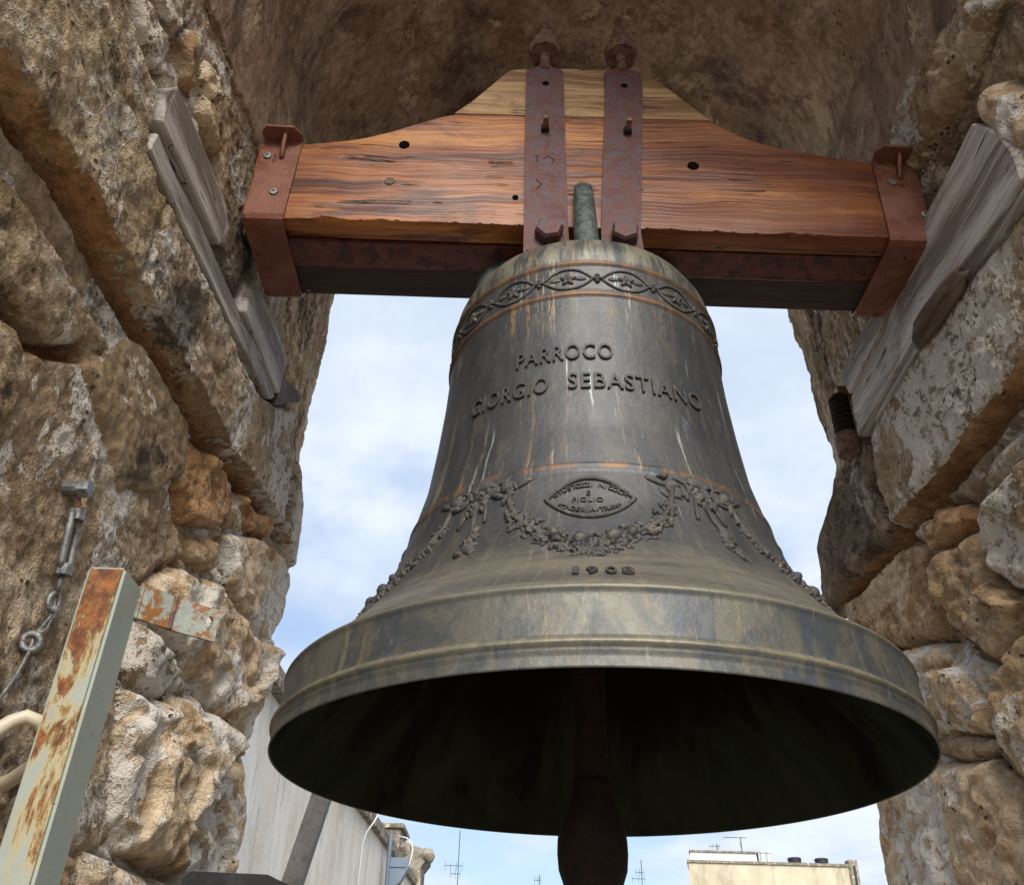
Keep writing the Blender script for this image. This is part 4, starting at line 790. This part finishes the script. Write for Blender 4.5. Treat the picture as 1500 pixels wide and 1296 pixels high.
# cream cable looping out of the wall
m, N, v = newmat('cream_plastic'); N.out(N.mix(N.noise(v, 30, 5), (.50, .42, .30), (.60, .53, .40)), .45); M_cream = m
bm = bmesh.new(); tube(bm, [(-.60, .96, .10), (-.602, .985, .17), (-.598, 1.01, .235), (-.588, 1.035, .27), (-.578, 1.048, .288), (-.565, 1.054, .296), (-.553, 1.062, .293), (-.547, 1.075, .282), (-.552, 1.10, .262), (-.60, 1.13, .24), (-.66, 1.15, .22)], .0085, 12)
bmesh.ops.subdivide_edges(bm, edges=bm.edges, cuts=1, smooth=1.0); o = bobj('cable', bm, M_cream, smooth=True); tag(o, 'thick cream cable looping out of the wall behind the rusty post', 'cable')

# striker: dark bar and black motor box beyond the bell
hb_ = empty('bell_striker', (-.40, 1.95, -.6), 'dark grey flat steel arm leaning up behind the bell rim', 'striker')
bm = bmesh.new(); d = Vector((.055, .05, .32)); a_ = Vector((-.44, 1.95, .10)); prism(bm, [a_+Vector((-.024, 0, 0)), a_+Vector((.017, 0, 0)), a_+Vector((.017, .03, 0)), a_+Vector((-.024, .03, 0))], d*1.25); o = bobj('arm', bm, M_dkgrey, hb_, .001)
bm = bmesh.new(); box(bm, -.48, -.40, 1.93, 2.0, -1.55, .13); bobj('stand', bm, M_dkgrey, hb_, .002)
mb = empty('motor_box', (-.45, 1.7, -.1), 'black motor housing below the steel arm by the pale stones', 'motor box')
bm = bmesh.new(); prism(bm, [(-.548, 1.69, -.05), (-.36, 1.69, -.05), (-.335, 1.69, .190), (-.402, 1.69, .2165), (-.535, 1.69, .2185), (-.548, 1.69, .208)], (0, .20, 0)); bobj('housing', bm, M_black, mb, .006)
bm = bmesh.new(); box(bm, -.50, -.40, 1.73, 1.85, -1.55, -.04); bobj('pedestal', bm, M_dkgrey, mb, .004)

# ------------------------------------------------------------------ white parapet wall running away beyond the arch
m, N, v = newmat('stained_whitewash'); M_wash = m
s1 = N.noise(N.scalev(v, (1, 2.0, .4)), 1.6, 8, .7, .5); s2 = N.noise(v, 1.1, 7, .65); s3 = N.noise(v, 26, 6, .72)
c_ = N.mix(N.step(s1, .38, .64), (.70, .63, .52), (.80, .76, .69)); c_ = N.mix(N.math('MULTIPLY', N.step(s2, .50, .7), .55), c_, (.48, .40, .30)); c_ = N.mix(N.math('MULTIPLY', N.step(N.noise(N.scalev(v, (1, 3, .5), (3, 3, 3)), 3.3, 8, .7), .54, .66), .55), c_, (.34, .33, .34)); c_ = N.mix(N.math('MULTIPLY', N.step(s3, .60, .68), .45), c_, (.26, .25, .24))
N.out(c_, .9, 0, N.bump(s3, .4, .02), .2)
M_cope = stone_mat('lichened_coping', (.20, .19, .165), (.30, .28, .245), (.13, .115, .1), off=3.0)
ww = empty('whitewashed_wall', (-1.6, 12, -16), 'long stained whitewashed church wall receding beyond the arch', 'wall')
wq = [(-1.60, 4.2, 1.85), (-1.60, 6.0, 1.90), (-1.60, 9.0, 1.985), (-1.60, 12.0, 2.06), (-1.60, 16.0, 2.16), (-1.60, 20.5, 2.25)]
bm = bmesh.new(); prism(bm, [(-1.6, 4.2, -16), (-1.6, 20.5, -16)]+wq[::-1], (-.5, 0, 0)); bobj('wall', bm, M_wash, ww)
for (a0, b0), (a1, b1) in zip([(p[1], p[2]) for p in wq], [(p[1], p[2]) for p in wq][1:]):     # coping stones, each a slab
    nst = max(1, int(round((a1-a0)/1.0)))
    for k in range(nst):
        ya, yb = a0+(a1-a0)*k/nst+.008, a0+(a1-a0)*(k+1)/nst-.008; za, zb_ = b0+(b1-b0)*k/nst, b0+(b1-b0)*(k+1)/nst; dz = rs.uniform(-.008, .008); ox = rs.uniform(-.012, .012)
        bm = bmesh.new(); prism(bm, [(-1.525+ox, ya, za-.01+dz), (-1.525+ox, yb, zb_-.01+dz), (-1.525+ox, yb, zb_+.115+dz), (-1.525+ox, ya, za+.115+dz)], (-.62, 0, 0)); bobj('coping_stone', bm, M_cope, ww, .012)
# floodlight and cables on the wall
m, N, v = newmat('blue_grey_paint'); N.out(N.mix(N.noise(v, 6, 5), (.10, .14, .19), (.15, .19, .24)), .5); M_blueg = m
fl_ = empty('floodlight', (-1.56, 13.4, 1.7), 'blue grey floodlight bracket on a pipe fixed to the white wall', 'floodlight')
bm = bmesh.new(); tube(bm, [(-1.50, 13.0, 1.2), (-1.50, 13.0, 2.215), ], .028, 10); bobj('pipe', bm, M_blueg, fl_)
bm = bmesh.new(); prism(bm, [(-1.49, 13.0, 1.92), (-1.23, 13.0, 1.92), (-1.23, 13.0, 1.80), (-1.33, 13.0, 1.62), (-1.49, 13.0, 1.50)], (0, .22, 0)); bobj('lamp_housing', bm, M_blueg, fl_, .012)
bm = bmesh.new(); box(bm, -1.49, -1.26, 12.985, 12.995, 1.80, 1.86); bobj('visor', bm, M_blueg, fl_)
m, N, v = newmat('white_plastic'); N.out((.62, .62, .6), .5); M_white = m
bm = bmesh.new(); tube(bm, [(-1.50, 13.05, 1.62), (-1.30, 13.05, 1.70), (-1.22, 13.05, 1.85), (-1.19, 13.05, 2.02), (-1.21, 13.05, 2.10), (-1.29, 13.1, 2.18), (-1.42, 13.2, 2.22)], .010, 8); o = bobj('cable', bm, M_white, smooth=True); tag(o, 'white cable curving round the blue grey floodlight', 'cable')
bm = bmesh.new(); tube(bm, [(-1.575, 10.9, .4), (-1.575, 10.92, 1.75), (-1.55, 10.98, 1.88), (-1.49, 11.1, 2.02), (-1.46, 11.2, 2.13), (-1.52, 11.25, 2.20)], .009, 8); o = bobj('cable', bm, M_white, smooth=True); tag(o, 'white cable running up the whitewashed wall and over its coping', 'cable')
# block and cornice at the wall's far end
cb = empty('masonry_turret', (-1.9, 18.6, 2.0), 'grey masonry block with cap and rounded cornice stone at the end of the white wall', 'turret')
bm = bmesh.new(); box(bm, -2.6, -1.90, 18.0, 19.2, 2.1, 3.16); bobj('shaft', bm, M_cope, cb, .02)
bm = bmesh.new(); box(bm, -2.66, -1.84, 17.94, 19.26, 3.16, 3.25); bobj('cap', bm, M_cope, cb, .02)
bm = bmesh.new(); prism(bm, [(-1.90, 18.05, 1.0), (-1.47, 18.05, 1.0), (-1.47, 18.05, 2.52), (-1.36, 18.05, 2.66), (-1.36, 18.05, 2.76), (-1.50, 18.05, 2.84), (-1.90, 18.05, 2.97)], (0, 1.0, 0)); bobj('cornice', bm, M_cope, cb, .03)
bm = bmesh.new(); bmesh.ops.create_icosphere(bm, subdivisions=3, radius=.13)
for v_ in bm.verts: v_.co *= 1+.3*float(fbm(np.array([v_.co.x*6]), np.array([v_.co.y*6]), np.array([v_.co.z*6]), 1, 3)[0])
bmesh.ops.translate(bm, vec=(-1.37, 18.1, 2.72), verts=bm.verts); bobj('cornice_end', bm, M_cope, cb, smooth=True)
bm = bmesh.new(); box(bm, -2.5, -1.5, 18.1, 19.1, -16, 2.1); bobj('base', bm, M_wash, cb)

# ------------------------------------------------------------------ far roofs
m, N, v = newmat('cream_render_stained'); M_cbld = m
t1 = N.noise(N.scalev(v, (1, 1, .5)), .9, 7, .65); zc = N.n('SeparateXYZ', {0: v}).outputs[2]
c_ = N.mix(N.step(t1, .35, .65), (.47, .42, .29), (.56, .52, .38)); c_ = N.mix(N.math('MULTIPLY', N.step(N.noise(N.scalev(v, (1, 1, .35), (4, 4, 4)), 1.3, 7, .7), .48, .64), .6), c_, (.30, .255, .18)); N.out(c_, .9)
bd = empty('flat_roof_building', (17, 63, -16), 'cream flat roofed building with stained parapet far beyond the bell', 'building')
bm = bmesh.new(); prism(bm, [(11.75, 60, -16), (22.15, 60, -16), (25.9, 70, -16), (13.9, 70, -16)], (0, 0, 25.05)); bobj('wall', bm, M_cbld, bd)
bm = bmesh.new(); prism(bm, [(11.65, 59.9, 9.05), (22.25, 59.9, 9.05), (26.0, 70.1, 9.05), (13.85, 70.1, 9.05)], (0, 0, .15)); bobj('parapet', bm, M_cope, bd, .02)
bm = bmesh.new(); prism(bm, [(12.0, 60.5, 9.2), (16.2, 60.5, 9.2), (17.2, 64, 9.2), (12.8, 64, 9.2)], (0, 0, .55)); bobj('roof_room', bm, M_white, bd, .03)
bm = bmesh.new(); prism(bm, [(11.9, 60.4, 9.75), (16.3, 60.4, 9.75), (17.3, 64.1, 9.75), (12.75, 64.1, 9.75)], (0, 0, .1)); bobj('roof_slab', bm, M_cope, bd, .02)
bm = bmesh.new(); box(bm, 21.75, 22.3, 59.85, 60.6, 8.0, 9.45); bobj('corner_pier', bm, M_cope, bd, .05)
bm = bmesh.new(); tube(bm, [(22.05, 59.8, -10), (22.05, 59.8, 9.1)], .07, 8); bobj('downpipe', bm, M_dkgrey, bd)
for x in (16.7, 17.1): bm = bmesh.new(); lathe(bm, [(.13, 9.2), (.13, 9.85), (.19, 9.87), (.19, 9.98), (.1, 10.02)], 12, T(x, 61.0, 0)); bobj('vent_pipe', bm, M_white, bd, smooth=False)
m, N, v = newmat('blue_plastic'); N.out((.06, .17, .42), .4); M_blue = m
for x, lb in ((19.1, 'blue rooftop water tank with black lid beside the vent pipes'), (20.85, 'blue rooftop water tank with black lid beside the corner pier')):
    wt = empty('water_tank', (x, 62.2, 9.2), lb, 'water tank', 'water tanks on the far roof')
    bm = bmesh.new(); M_ = T(x-.85, 62.2, 9.0) @ RY(PI/2); lathe(bm, [(.30, 0), (.50, .12), (.56, .3), (.56, 1.4), (.5, 1.58), (.3, 1.7)], 20, M_); bobj('tank', bm, M_blue, wt, smooth=True)
    bm = bmesh.new(); lathe(bm, [(.40, 9.50), (.42, 9.54), (.42, 9.68), (.44, 9.70), (.44, 9.78), (.40, 9.82)], 20, T(x, 62.2, 0)); bobj('lid', bm, M_black, wt)
    for dx in (-.5, .5): bm = bmesh.new(); box(bm, x+dx-.06, x+dx+.06, 61.8, 62.6, 9.15, 8.75+.4); box(bm, x+dx-.06, x+dx+.06, 61.8, 62.6, 9.12, 9.2); bobj('foot', bm, M_dkgrey, wt)
def aerial(x, y, z0, z1, arms, lb, r_=.02):
    a_ = empty('tv_aerial', (x, y, z0), lb, 'aerial', 'television aerials on far roofs'); bm = bmesh.new(); tube(bm, [(x, y, z0), (x, y, z1)], r_, 6); bobj('mast', bm, M_dkgrey, a_)
    for zz_, ln, n_, vert in arms:
        bm = bmesh.new(); tube(bm, [(x-ln, y, zz_), (x+ln*.3, y, zz_)], r_*.7, 6); bobj('boom', bm, M_dkgrey, a_)
        for k in range(n_):
            xx = x-ln+ln*1.3*k/max(1, n_-1); bm = bmesh.new(); L_ = .17
            tube(bm, [(xx, y, zz_-L_), (xx, y, zz_+L_)] if vert else [(xx-.1, y-L_, zz_-.05), (xx+.1, y+L_, zz_+.05)], r_*.4, 5); bobj('rod', bm, M_dkgrey, a_)
aerial(-1.72, 40, -2, 7.0, [(5.65, .55, 4, True), (5.35, .3, 3, True)], 'tall thin aerial mast standing alone between white wall and clapper', .018)
aerial(7.33, 50, -2, 7.6, [(7.0, .3, 3, True), (6.7, .5, 3, True)], 'slim aerial mast just beside the clapper ball', .02)
aerial(15.85, 62.6, 9.8, 11.05, [(11.02, 1.1, 2, False), (10.6, .08, 1, True)], 'aerial with long single boom on the roof room', .03)
aerial(14.25, 62.6, 9.8, 10.6, [(10.45, .5, 4, True)], 'small comb shaped aerial on the roof room', .025)
aerial(2.05, 50, -2, 6.75, [(6.5, .25, 3, True)], 'short aerial tip rising beside the clapper towards the white wall', .02)
